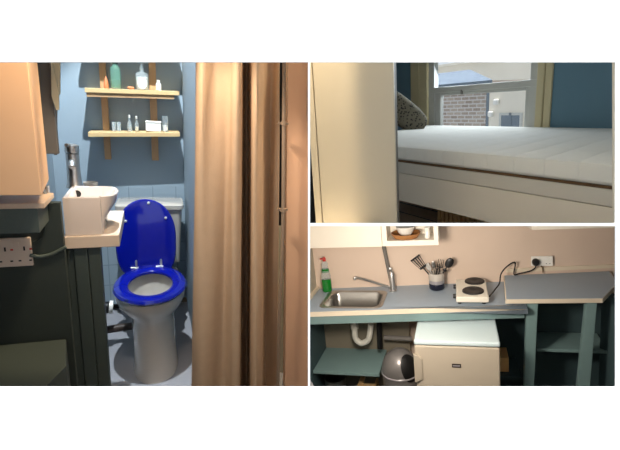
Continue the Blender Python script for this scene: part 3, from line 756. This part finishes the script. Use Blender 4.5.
part('front_edge', MB().hexa([(wx0, fyk(wx0), zb2), (wx1, fyk(wx1), zb2), (wx1, fyk(wx1)+.0075, zb2), (wx0, fyk(wx0)+.0075, zb2), (wx0, fyk(wx0), zt2), (wx1, fyk(wx1), zt2), (wx1, fyk(wx1)+.0075, zt2), (wx0, fyk(wx0)+.0075, zt2)]), M['edge'], WT, label='pale front edging')
part('apron', MB().hexa([(wx0, fyk(wx0)+.006, zb2-.055), (wx1-.01, fyk(wx1)+.006, zb2-.055), (wx1-.01, fyk(wx1)+.03, zb2-.055), (wx0, fyk(wx0)+.03, zb2-.055), (wx0, fyk(wx0)+.006, zb2-.001), (wx1-.01, fyk(wx1)+.006, zb2-.001), (wx1-.01, fyk(wx1)+.03, zb2-.001), (wx0, fyk(wx0)+.03, zb2-.001)]), M['kgreen'], WT, label='sage green apron')
part('upstand', MB().box(wx0, wx0+.02, fyk(wx0)+.01, YKf(wx0)-.002, ZW+.0005, ZW+.022), M['edge'], WT)
# sink
SN = thing('kitchen_sink', 'stainless steel sink bowl set into the worktop', 'sink', r, ((S0+S1)/2, (T0+T1)/2, ZW))
def sr_(ins, z, rd): return rrect(S0+ins, S1-ins, T0+ins, T1-ins, rd, z)
part('bowl', MB().loft([sr_(-.02, ZW+.0015, .05), sr_(-.018, ZW+.004, .05), sr_(.004, ZW+.003, .05), sr_(.012, ZW-.006, .05), sr_(.022, ZW-.11, .05), sr_(.045, ZW-.13, .04), sr_(.1, ZW-.135, .03)], False, True), M['steel'], SN, smooth=True)
part('drain', MB().lathe([(.03, 0), (.03, .003), (.02, .003), (.018, .001)], ((S0+S1)/2, (T0+T1)/2, ZW-.134), 20), M['chrome'], SN, smooth=True)
# tap
tb = at(393, 291, Z=ZW)
TK = thing('kitchen_tap', 'chrome mixer tap with low swivel spout beside the sink', 'tap', r, tuple(tb))
hz = at(392, 270, Y=tb.y).z-ZW
part('body', MB().lathe([(.026, 0), (.026, .008), (.02, .014), (.019, hz*.8), (.012, hz*.9), (.002, hz)], tuple(tb), 20), M['chrome'], TK, smooth=True)
s1, s2, s3 = at(389, 287, Y=tb.y), at(370, 281, Y=tb.y-.05), at(356, 277.5, Y=tb.y-.1)
part('spout', MB().tube([s1, s2, s3, s3+Vector((-.008, -.006, -.016))], .0085, 12), M['chrome'], TK, smooth=True)
part('lever', MB().tube([Vector(tb)+Vector((0, 0, hz*.9)), Vector(tb)+Vector((.0, -.03, hz*1.15)), Vector(tb)+Vector((.0, -.06, hz*1.2))], .006, 10), M['chrome'], TK, smooth=True)
# grey pipe on the wall
a, b = at(382, 240, Y=2.91), at(392.5, 288, Y=2.925)
solo('wall_pipe', 'grey pipe strip on the wall behind the tap', 'pipe', MB().tube([a+Vector((0, 0, .02)), b], .014, 12, 0), M['grey'], r, smooth=True)
# washing up bottle
bb = at(327.5, 291.5, Z=ZW); hb = at(323, 257, Y=bb.y).z-ZW
WB = thing('soap_bottle', 'clear washing up bottle with green liquid and red cap', 'bottle', r, tuple(bb+Vector((0, 0, .001))), R(20))
part('body', MB().lathe([(.030, hb*.37), (.0335, hb*.375), (.034, hb*.45), (.026, hb*.62), (.022, hb*.72), (.024, hb*.8), (.012, hb*.88), (.002, hb*.88)], (0, 0, 0), 22, 1, .7), M['clear'], WB, local=True, smooth=True)
part('liquid', MB().lathe([(.030, .001), (.0345, .008), (.0345, hb*.36), (.002, hb*.37)], (0, 0, 0), 22, 1, .7), M['green_soap'], WB, local=True, smooth=True, label='green liquid')
part('label', MB().lathe([(.0275, hb*.56), (.0255, hb*.66)], (0, 0, 0), 22, 1, .7, None, False, False), M['green_soap'], WB, local=True, smooth=True)
part('cap', MB().lathe([(.011, hb*.88), (.011, hb*.95), (.004, hb), (.001, hb)], (0, 0, 0), 14).tube([(0, 0, hb*.95), (-.03, 0, hb*.95)], .006, 8, 0), M['red'], WB, local=True, smooth=True, label='red cap')
# utensil pot and utensils
pb = at(437, 288.5, Z=ZW); pr = (at(445, 280, Y=pb.y).x-at(429.3, 280, Y=pb.y).x)/2; ph = at(437, 275, Y=pb.y-pr).z-ZW
UP = thing('utensil_pot', 'white grey and navy banded pot holding cooking utensils', 'pot', r, tuple(pb+Vector((0, 0, .001))))
part('body', MB().lathe([(pr*.96, ph*.55), (pr, ph*.58), (pr, ph), (pr*.9, ph), (pr*.88, ph*.1), (.002, ph*.08)], (0, 0, 0), 28, 1, 1, None, False, True), M['porcelain'], UP, local=True, smooth=True)
part('grey_band', MB().lathe([(pr*.97, ph*.36), (pr*1.0, ph*.38), (pr, ph*.57), (pr*.96, ph*.58)], (0, 0, 0), 28), M['grey_band'], UP, local=True, smooth=True, label='grey glazed band')
part('navy_base', MB().lathe([(pr*.9, 0), (pr*.98, .006), (pr*.99, ph*.36), (pr*.9, ph*.37)], (0, 0, 0), 28), M['navy'], UP, local=True, smooth=True, label='navy base')
def utensil(name, label, tip, root_dx, head, m=None, dy=0.0):
    """a handle rooted in the pot up to tip (picture point); head(mb, tip, dir, side) adds the business end"""
    m = m or M['black']
    tp = at(tip[0], tip[1], Y=pb.y+dy)
    rt = Vector((pb.x+root_dx, pb.y+dy*.2, ZW+ph*.18)); d = (tp-rt).normalized(); sd_ = d.cross(Vector((0, 1, 0))).normalized()
    T = thing(name, label, 'utensil', r, tuple(rt), 0, 'utensils in the banded pot')
    part('handle', MB().tube([rt, rt+(tp-rt)*.5, tp], [.005, .0045], 8, 0), m, T, smooth=True)
    mb = MB(); hm = head(mb, tp, d, sd_)
    part('head', mb, m, T, smooth=True)
    return T
def plate_head(L, w0, w1, holes=0):
    def f(mb, tp, d, s):
        nrm = d.cross(s).normalized()*.0018
        if not holes:
            q = [tp-s*w0, tp+s*w0, tp+d*L+s*w1, tp+d*L-s*w1]; mb.hexa([p-nrm for p in q]+[p+nrm for p in q]); return
        def bar(u0, u1, v0, v1):
            g = lambda u, v: tp+d*(L*v)+s*((w0+(w1-w0)*v)*u)
            q = [g(u0, v0), g(u1, v0), g(u1, v1), g(u0, v1)]; mb.hexa([p-nrm for p in q]+[p+nrm for p in q])
        bar(-1, 1, 0, .14); bar(-1, 1, .88, 1)
        for k in range(holes+1):
            u = -1+2*k/holes; bar(max(-1, u-.11), min(1, u+.11), .14, .88)
    return f
def oval_head(a, b):
    def f(mb, tp, d, s):
        c = tp+d*b; rot = Matrix((s, d.cross(s), d)).transposed()
        mb.ellipsoid(c, a, a*.3, b, 16, 10, rot)
    return f
def fork_head(L, w, n):
    def f(mb, tp, d, s):
        mb.tube([tp-s*w, tp+s*w], .004, 6, 0)
        for k in range(n):
            q = tp+s*(-w+2*w*k/(n-1)); mb.tube([q, q+d*L], [.0032, .002], 6, 0)
    return f
utensil('slotted_turner', 'black slotted turner leaning left out of the pot', (423.5, 268), .01, plate_head(.095, .024, .038, 4))
utensil('steel_masher', 'grey metal utensil leaning left beside the slotted turner', (430, 270), .012, plate_head(.05, .014, .016), M['steel'], .02)
utensil('steel_ladle', 'short grey metal spoon in the middle of the pot', (434, 268), .0, oval_head(.014, .025), M['steel'], -.01)
utensil('pasta_fork', 'black pronged fork standing upright in the pot', (440, 267), .0, fork_head(.055, .017, 4))
utensil('serving_fork', 'dark narrow fork standing between spoon and turner in the pot', (437, 269), -.012, fork_head(.035, .01, 3), None, .02)
utensil('serving_spoon', 'black oval spoon leaning right out of the pot', (446.5, 267.5), -.01, oval_head(.027, .038))
utensil('tongs', 'black round ended utensil low at the right rim of the pot', (444, 271.5), -.012, oval_head(.015, .012), None, -.02)
# hob
h0 = at(456, 297, Z=ZW+.05); h1_ = at(489, 297, Z=ZW+.05); h2 = at(489, 279, Z=ZW+.05)
hx0, hx1, hy0, hy1 = h0.x, h1_.x, (h0.y+h1_.y)/2, h2.y
HB = thing('hot_plate', 'white portable double hot plate on the worktop', 'hob', r, ((hx0+hx1)/2, (hy0+hy1)/2, ZW))
part('body', MB().box(hx0, hx1, hy0, hy1, ZW+.012, ZW+.05), M['hob'], HB, bevel=.008)
for px, py, rr in ((474.6, 281.6, 10), (473, 291.2, 11)):
    c = at(px, py, Z=ZW+.05); w = (at(px+rr, py, Z=ZW+.05).x-c.x)
    part('ring', MB().lathe([(w, ZW+.0495), (w, ZW+.056), (w*.94, ZW+.06), (w*.3, ZW+.06), (w*.25, ZW+.058), (.002, ZW+.058)], (c.x, c.y, 0), 32), M['plate_black'], HB, smooth=True, label='round black cast iron plate')
for f_ in (.2, .72):
    y = hy0+(hy1-hy0)*f_
    part('knob', MB().lathe([(.015, 0), (.014, .018), (.002, .018)], (hx0, y, ZW+.03), 16, 1, 1, Matrix.Rotation(R(-90), 3, 'Y')), M['black'], HB, smooth=True)
for x in (hx0+.02, hx1-.03):
    for y in (hy0+.02, hy1-.03):
        part('foot', MB().lathe([(.012, .001), (.012, .013)], (x, y, ZW), 12), M['black'], HB, smooth=True)
# sockets on the wall
YK = YKf(.47)
a, b = at(531, 256, Y=YK), at(552.5, 265.5, Y=YK)
KS = thing('double_socket', 'white double wall socket above the table', 'socket', r, ((a.x+b.x)/2, YK, b.z))
part('faceplate', MB().box(a.x, b.x, YK-.012, YK-.0005, b.z, a.z), M['white_plastic'], KS, bevel=.003)
for f_ in (.3, .78):
    xm = a.x+(b.x-a.x)*f_
    part('switch', MB().box(xm-.006, xm+.006, YK-.016, YK-.0115, a.z-.022, a.z-.008), M['white_plastic'], KS, bevel=.001)
    for dx in (-.011, .011): part('pin_hole', MB().box(xm+dx-.003, xm+dx+.003, YK-.0128, YK-.0118, b.z+.016, b.z+.02), M['black'], KS)
pc_ = at(536, 262.5, Y=YK-.03)
PG = thing('plug_cable', 'black cable with plug running from the hot plate to the socket', 'cable', r, tuple(pc_))
part('plug', MB().lathe([(.024, 0), (.025, .02), (.018, .032), (.002, .034)], (pc_.x, YK-.013, pc_.z), 18, 1, 1, Matrix.Rotation(R(90), 3, 'X')), M['black'], PG, smooth=True)
part('lead', MB().tube([(hx1+.006, hy0+.06, ZW+.03), at(495, 289.5, Z=ZW+.03), at(499.5, 283, Y=2.85), at(501, 274, Y=2.9), at(507, 266.5, Y=2.98), at(515, 262.5, Y=2.99), at(514, 274.0, Z=.962), at(519, 273.6, Z=.962), at(530, 271, Y=YK-.04), at(535, 268, Y=YK-.03), pc_+Vector((0, .0, -.015))], .0045, 8, 8), M['cable'], PG, smooth=True)
a = at(541, 266, Y=YK-.02)
solo('hanging_tag', 'small brass coloured tag hanging below the kitchen socket', 'tag', MB().tube([a, at(542.5, 267.5, Y=YK-.015), at(543, 272.5, Y=YK-.015)], .004, 8), M['brass'], r, smooth=True)
# table
ZT = .95; tt = .028
tp_ = [at(505.5, 299.3, Z=ZT), at(603, 298.3, Z=ZT), at(619, 282, Z=ZT), at(609, 270.5, Z=ZT), at(502.5, 272, Z=ZT)]
tp_ = [Vector((p.x, min(p.y, YKf(p.x)-.014), p.z)) for p in tp_]
TB = thing('table', 'grey blue table with clipped corner on green legs', 'table', r, ((tp_[0].x+tp_[1].x)/2, 2.8, 0))
inner = [(p.x, p.y) for p in tp_]
cx_, cy_ = sum(p[0] for p in inner)/5, sum(p[1] for p in inner)/5
ins = [(cx_+(x-cx_)*.985, cy_+(y-cy_)*.985) for x, y in inner]
part('edging', MB().prism(inner, ZT-tt, ZT-.0015), M['edge'], TB, bevel=.001, label='pale wooden edging')
part('tabletop', MB().prism(ins, ZT-.004, ZT), M['worktop'], TB)
yl1 = tp_[0].y+.03
def leg(xt0, xt1, xb0, xb1, ytop, ybot, Y):
    a_, b_ = at(xt0, ytop, Y=Y), at(xt1, ytop, Y=Y); c_, d_ = at(xb0, ybot, Y=Y), at(xb1, ybot, Y=Y)
    k = (ZT-tt-c_.z)/(a_.z-c_.z); k0 = (0-c_.z)/(a_.z-c_.z)
    T0_, T1_ = c_.x+(a_.x-c_.x)*k, d_.x+(b_.x-d_.x)*k; B0_, B1_ = c_.x+(a_.x-c_.x)*k0, d_.x+(b_.x-d_.x)*k0
    return MB().hexa([(B0_, Y, 0), (B1_, Y, 0), (B1_, Y+.05, 0), (B0_, Y+.05, 0), (T0_, Y, ZT-tt), (T1_, Y, ZT-tt), (T1_, Y+.05, ZT-tt), (T0_, Y+.05, ZT-tt)])
part('leg', leg(527, 538, 524, 534, 305, 387, yl1), M['kgreen'], TB, bevel=.003)
part('leg', leg(586.5, 597, 578, 590, 304, 387, yl1+.0), M['kgreen'], TB, bevel=.003)
part('leg', MB().box(.40, .44, 2.985, 3.02, 0, ZT-tt), M['kgreen_dk'], TB)
part('leg', MB().box(.85, .89, 3.0, 3.04, 0, ZT-tt), M['kgreen_dk'], TB)
# skirting strip above the table
YK = 3.0
a = at(553, 268, Y=3.05)
z0_, z1_ = at(560, 270.8, Y=3.05).z, at(560, 267.3, Y=3.05).z
struct('trim_2', MB().hexa([(x, YKf(x)+d, z) for z in (z0_, z1_) for x, d in ((.3, -.012), (1.28, -.012), (1.28, -.0005), (.3, -.0005))]), M['edge'], r, 'pale strip along the wall above the table')
# green alcove with shelf beneath the table
yA = 2.72
SU = thing('shelf_unit', 'dark green open shelf unit standing under the table', 'shelf', r, (.56, 2.85, 0))
uz = at(550, 349, Y=yA).z
ux0, ux1 = at(497, 340, Y=yA).x, at(600, 340, Y=yA).x
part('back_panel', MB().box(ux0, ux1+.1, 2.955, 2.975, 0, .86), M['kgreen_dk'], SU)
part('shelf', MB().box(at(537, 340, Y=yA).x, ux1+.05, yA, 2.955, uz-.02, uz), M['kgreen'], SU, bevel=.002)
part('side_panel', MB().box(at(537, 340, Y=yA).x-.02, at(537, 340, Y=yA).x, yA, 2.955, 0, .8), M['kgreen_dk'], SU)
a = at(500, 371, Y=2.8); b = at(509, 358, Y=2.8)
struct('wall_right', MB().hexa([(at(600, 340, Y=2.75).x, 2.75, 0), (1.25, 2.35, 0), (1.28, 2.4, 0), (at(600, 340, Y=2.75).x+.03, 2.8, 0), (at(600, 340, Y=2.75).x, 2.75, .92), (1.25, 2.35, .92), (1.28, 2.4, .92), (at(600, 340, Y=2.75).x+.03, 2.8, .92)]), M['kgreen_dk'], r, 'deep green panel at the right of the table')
solo('storage_box', 'small brown box in the dark gap right of the fridge', 'box', MB().box(at(498, 365, Y=2.75).x, at(509, 365, Y=2.75).x, 2.75, 2.9, at(500, 372, Y=2.75).z+.001, at(500, 358, Y=2.75).z), M['ribbed'], r, bevel=.004)
zsh = at(500, 372, Y=2.75).z
solo('low_shelf', 'dark low shelf between the fridge and the table leg', 'shelf', MB().box(at(498, 365, Y=2.7).x, at(521, 365, Y=2.7).x, 2.7, 2.95, zsh-.02, zsh), M['kgreen_dk'], r)
# fridge
ZF = .80
f0, f1, f2, f3 = at(412, 342, Z=ZF), at(499, 341.5, Z=ZF), at(498, 321, Z=ZF), at(422.5, 321, Z=ZF)
fx0_, fx1_, fy0_, fy1_ = (f0.x+f3.x)/2-.012, (f1.x+f2.x)/2-.004, (f0.y+f1.y)/2, 2.86
FG = thing('fridge', 'white under-counter fridge standing below the worktop', 'fridge', r, ((fx0_+fx1_)/2, (fy0_+fy1_)/2, 0))
part('cabinet', MB().box(fx0_+.004, fx1_-.004, fy0_+.045, fy1_-.01, .0, ZF-.03), M['fridge'], FG, bevel=.004)
part('top', MB().box(fx0_, fx1_, fy0_, fy1_, ZF-.028, ZF), M['fridge_top'], FG, bevel=.009, seg=3)
dr = part('door', MB().box(fx0_+.002, fx1_-.002, fy0_+.002, fy0_+.043, .06, ZF-.033), M['fridge'], FG, bevel=.008, seg=3)
hx = fx0_+.03
part('handle', MB().hexa([(fx0_-.004, fy0_-.022, at(415, 381, Y=fy0_).z), (fx0_+.042, fy0_-.006, at(415, 379, Y=fy0_).z), (fx0_+.045, fy0_+.004, at(415, 379, Y=fy0_).z), (fx0_-.004, fy0_+.004, at(415, 381, Y=fy0_).z),
      (fx0_-.004, fy0_-.022, at(415, 352, Y=fy0_).z), (fx0_+.042, fy0_-.006, at(415, 358, Y=fy0_).z), (fx0_+.045, fy0_+.004, at(415, 358, Y=fy0_).z), (fx0_-.004, fy0_+.004, at(415, 352, Y=fy0_).z)]), M['fridge'], dr, bevel=.006, seg=3)
a, b = at(452, 367.2, Y=fy0_+.002), at(461, 364, Y=fy0_+.002)
bg = part('badge', MB().box(a.x, b.x, fy0_-.0005, fy0_+.003, a.z, b.z), M['badge_dark'], dr, label='dark oblong maker badge with pale centre')
part('badge_bar', MB().box(a.x+.005, b.x-.005, fy0_-.0012, fy0_, a.z+(b.z-a.z)*.32, a.z+(b.z-a.z)*.68), M['grey_band'], bg)
# under the sink
yu = fyk(-.7)+.05
SD = thing('sink_cabinet', 'open green cabinet with a shelf below the sink', 'cabinet', r, (-.7, 2.7, 0))
zu = at(350, 372.5, Y=yu).z
px_ = at(322, 372, Y=yu).x
part('side_panel', MB().box(xlw+.002, xlw+.03, yu-.02, YKf(xlw)-.006, 0, zb2-.002), M['kgreen_dk'], SD)
part('shelf', MB().box(xlw+.03, at(379, 372, Y=yu).x, yu, YKf(-.7)-.03, zu-.022, zu), M['kgreen'], SD, bevel=.002)
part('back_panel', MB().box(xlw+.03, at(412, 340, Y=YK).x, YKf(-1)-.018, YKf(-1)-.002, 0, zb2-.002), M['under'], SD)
yt2 = 2.72
z9 = ZW-.135
TR = thing('sink_trap', 'white plastic waste trap hanging under the sink', 'pipe', r, tuple(at(358, 340, Y=yt2)))
part('trap_pipe', MB().tube([((S0+S1)/2-.03, yt2, z9-.006), at(354.5, 328, Y=yt2), at(355.5, 338, Y=yt2), at(361, 343, Y=yt2), at(368, 340, Y=yt2), at(370, 332, Y=yt2), at(371, 324, Y=yt2)], .02, 14), M['trap'], TR, smooth=True)
part('nut', MB().tube([at(354.2, 324, Y=yt2), at(354.6, 328.5, Y=yt2)], .027, 14, 0), M['trap'], TR, smooth=True)
solo('supply_pipe', 'dark upright water pipe behind the white trap', 'pipe', MB().tube([at(379, 318, Y=2.76), at(380, 348, Y=2.76)], .02, 12, 0), M['black'], r, smooth=True)
solo('waste_run', 'grey horizontal pipe under the worktop left of the fridge', 'pipe', MB().tube([at(384, 337.5, Y=2.8), at(412, 339, Y=2.8)], .018, 12, 0), M['grey'], r, smooth=True)
yb = yu+.12
a = at(335, 380, Y=yb); zk = at(335, 395, Y=yb).z
solo('metal_pail', 'grey pail at the bottom left under the sink shelf', 'bucket', MB().lathe([(.06, 0), (.075, a.z+.02), (.08, a.z+.024), (.07, a.z+.024), (.056, .01), (.002, .01)], (a.x, yb, 0), 22), M['steel'], r, loc=(a.x, yb, 0), smooth=True)
pg = MB()
b0 = at(368, 384, Y=yb)
pk = thing('slatted_crate', 'low wooden crate of pale slats below the sink shelf', 'crate', r, (b0.x, yb, 0))
zq = b0.z
part('top_slat', MB().box(b0.x-.07, b0.x+.06, yb-.03, yb, zq-.012, zq+.006), M['paper'], pk, bevel=.002)
part('top_slat', MB().box(b0.x-.06, b0.x-.03, yb-.02, yb+.12, zq+.006, zq+.03), M['paper'], pk, bevel=.002)
part('side', MB().box(b0.x-.065, b0.x-.05, yb-.02, yb+.1, 0, zq-.012).box(b0.x+.04, b0.x+.055, yb-.02, yb+.1, 0, zq-.012), M['paper'], pk)
# bin
YBN = 2.56
bc = at(400.5, 374, Y=YBN); br_ = (at(418.8, 374, Y=YBN).x-at(382.2, 374, Y=YBN).x)/2
ztop = at(400, 346, Y=YBN+.04).z
zd = ztop-br_*1.22
BN = thing('swing_bin', 'grey domed waste bin with black opening beside the fridge', 'bin', r, (bc.x, YBN, 0))
part('body', MB().lathe([(br_*.8, 0), (br_*.85, .01), (br_*.98, zd-.01), (br_*.9, zd-.008)], (bc.x, YBN, 0), 32), M['bin'], BN, smooth=True)
prof = [(br_*math.cos(R(k)), zd+1.22*br_*math.sin(R(k))) for k in range(0, 90, 9)]+[(.002, zd+1.22*br_)]
part('dome_lid', MB().lathe([(br_*1.0, zd-.012)]+prof, (bc.x, YBN, 0), 36), M['bin'], BN, smooth=True)
od = Vector((.66, -.62, .40)).normalized()
u = od.cross(Vector((0, 0, 1))).normalized(); v_ = u.cross(od)
op = MB(); oc = Vector((bc.x, YBN, zd)); rings = []
for k in range(6):
    th = R(2+31*k/5)
    rg_ = [(od*math.cos(th)+(u*.95*math.cos(q)+v_*1.2*math.sin(q))*math.sin(th)).normalized()*br_*1.012 for q in [2*math.pi*m_/32 for m_ in range(32)]]
    rings.append([oc+Vector((p.x, p.y, p.z*1.22)) for p in rg_])
op.loft(rings)
part('opening', op, M['black'], BN, smooth=True, label='black opening')
part('rim_band', MB().lathe([(br_*1.0, zd-.014), (br_*1.03, zd-.01), (br_*1.03, zd-.004), (br_*1.0, zd)], (bc.x, YBN, 0), 36), M['grey_band'], BN, smooth=True)
# wall cupboards
yc0 = 2.70; YK = 2.90
a, b = at(310, 247.5, Y=yc0), at(382.5, 246, Y=yc0)
zcb = (at(384, 246, Y=yc0).z+at(438, 245.5, Y=yc0).z)/2; zct = TOP3
KC = thing('wall_cupboard', 'white wall cupboard with plain door above the sink', 'cupboard', r, ((xlw+b.x)/2, yc0, zcb))
part('carcass', MB().between(xlw+.001, b.x-.001, yc0+.018, YK-.001, zcb, zct), M['cupboard'], KC)
part('door', MB().between(xlw+.001, b.x-.003, yc0, yc0+.017, zcb-.002, zct), M['cupboard'], KC, bevel=.002)
c0_, c1_ = b.x+.002, at(438.5, 240, Y=yc0).x
OS = thing('open_shelf', 'small white open wall shelf holding a plate and bowl', 'shelf', r, ((c0_+c1_)/2, yc0, zcb))
zi = at(410, 240.5, Y=yc0).z
part('bottom', MB().box(c0_, c1_, yc0, YK-.001, zcb, zi), M['cupboard'], OS, bevel=.001)
part('side_panel', MB().between(c0_, at(387, 240, Y=yc0).x, yc0, YK-.001, zi, zct), M['cupboard'], OS)
part('side_panel', MB().between(at(434, 240, Y=yc0).x, c1_, yc0, YK-.001, zi, zct), M['cupboard'], OS)
part('back', MB().between(at(387, 240, Y=yc0).x, at(434, 240, Y=yc0).x, YK-.02, YK-.001, zi, zct), M['cupboard'], OS)
yq = yc0+.075
pc2 = at(406, 238, Y=yq); pw = (at(422, 236, Y=yq).x-at(390, 236, Y=yq).x)/2
ph_ = at(406, 232.5, Y=yq).z-zi
pw = min(pw, .096)
solo('wooden_dish', 'round wooden dish on the open wall shelf', 'dish', MB().lathe([(pw*.62, 0), (pw*.8, .004), (pw*.98, ph_*.8), (pw, ph_), (pw*.94, ph_), (pw*.75, .012), (.002, .01)], (pc2.x, yq, zi+.001), 32), M['wood_plate'], r, loc=(pc2.x, yq, zi), smooth=True)
bw = .062
solo('white_bowl', 'white bowl resting in the wooden dish', 'bowl', MB().lathe([(bw*.45, .0), (bw*.5, .004), (bw*.8, .03), (bw, .065), (bw*.95, .065), (bw*.7, .03), (.002, .012)], (pc2.x, yq, zi+.012), 30), M['bowl'], r, loc=(pc2.x, yq, zi+.012), smooth=True)
xj = at(427.5, 238, Y=yc0+.06)
jr = .017
JT = thing('white_jar', 'tall white jar at the right end of the open wall shelf', 'jar', r, (xj.x, yc0+.06, zi))
part('body', MB().lathe([(jr, 0), (jr, .055), (jr*.8, .06)], (0, 0, 0), 20), M['bowl'], JT, local=True, smooth=True)
part('lid', MB().lathe([(jr*1.02, .052), (jr*1.02, .07), (.002, .07)], (0, 0, 0), 20), M['bowl'], JT, local=True, smooth=True)
YK = 3.02
a, b = at(532, 229, Y=yc0), at(640, 228, Y=yc0)
zr3 = at(575, 228.8, Y=yc0).z
RCB = thing('wall_cupboard', 'white wall cupboard at the top right above the table', 'cupboard', r, (a.x+.3, yc0, zr3))
part('carcass', MB().between(a.x, 1.25, yc0+.018, YK-.001, zr3, zct), M['cupboard'], RCB)
part('door', MB().between(a.x, 1.25, yc0, yc0+.017, zr3, zct), M['cupboard'], RCB, bevel=.002)

# ================================================================== light
w = bpy.data.worlds.new('sky'); sc.world = w; w.use_nodes = True
bgn = w.node_tree.nodes['Background']; bgn.inputs[0].default_value = (.86, .93, 1, 1); bgn.inputs[1].default_value = .85
def lamp(kind, name, room, loc, energy, col, size=.1, aim=None, spot=None, blend=.5):
    l = bpy.data.lights.new(name, kind); l.energy = energy; l.color = col
    if kind == 'AREA': l.size = size
    elif kind in ('POINT', 'SPOT'): l.shadow_soft_size = size
    if spot: l.spot_size = R(spot); l.spot_blend = blend
    o = bpy.data.objects.new(name, l); C.objects.link(o)
    m = Matrix.Translation(Vector(loc))
    if aim is not None: m = m @ (Vector(aim)-Vector(loc)).to_track_quat('-Z', 'Y').to_matrix().to_4x4()
    o.matrix_world = room.M @ m; return o
s = bpy.data.lights.new('sun', 'SUN'); s.energy = 8.5; s.angle = R(1); s.color = (1, 1, 1)
so_ = bpy.data.objects.new('sun', s); C.objects.link(so_)
so_.matrix_world = Front.M @ Vector((0.03, -1, -.21)).to_track_quat('-Z', 'Y').to_matrix().to_4x4()
lamp('SPOT', 'toilet_ceiling_lamp', R1, (-.10, 2.3, 2.9), 330, (.86, .95, 1.0), .015, (-.04, 2.95, .6), 56, .3)
lamp('SPOT', 'warm_curtain_lamp', R1, (-.02, 1.40, 2.0), 50, (1, .80, .60), .06, (.42, 1.74, .95), 50, .5)  # added spot on the curtain, standing in for the warm room light
lamp('SPOT', 'warm_cupboard_lamp', R1, (-.02, 1.42, 1.95), 34, (1, .80, .58), .06, (-.42, 1.72, 1.05), 58, .5)  # added second spot for cupboard and basin, same warm room light
lamp('AREA', 'bedroom_lamp', R2, (-.8, 1.12, 1.75), 13.5, (1, .92, .80), .3, (-1.5, 2.0, .4))  # added area fill for the bedroom, not a lamp of the room
fp = ca2 + vd2*wx362 + Vector((.64, -.77, 0))*.30
lamp('SPOT', 'warm_wall_lamp', R2, (fp.x, fp.y, 2.15), 210, (1, .78, .50), .05, (fp.x-vd2.x*.9-.64*.25, fp.y-vd2.y*.9+.77*.25, .75), 66, .2)  # added spot, its cone edge makes the warm boundary on the wardrobe
lamp('AREA', 'window_daylight', R2, (R2.at(485, 60, Y=YW+.3).x, YW+.3, 1.35), 36, (.82, .92, 1), .9, (-1.4, 1.7, .5))  # added area lamp outside the glass, tops up the sky's daylight
lamp('AREA', 'kitchen_lamp', R3, (-.36, 1.62, 1.44), 14, (1, .89, .76), .18, (0, 2.8, .9))
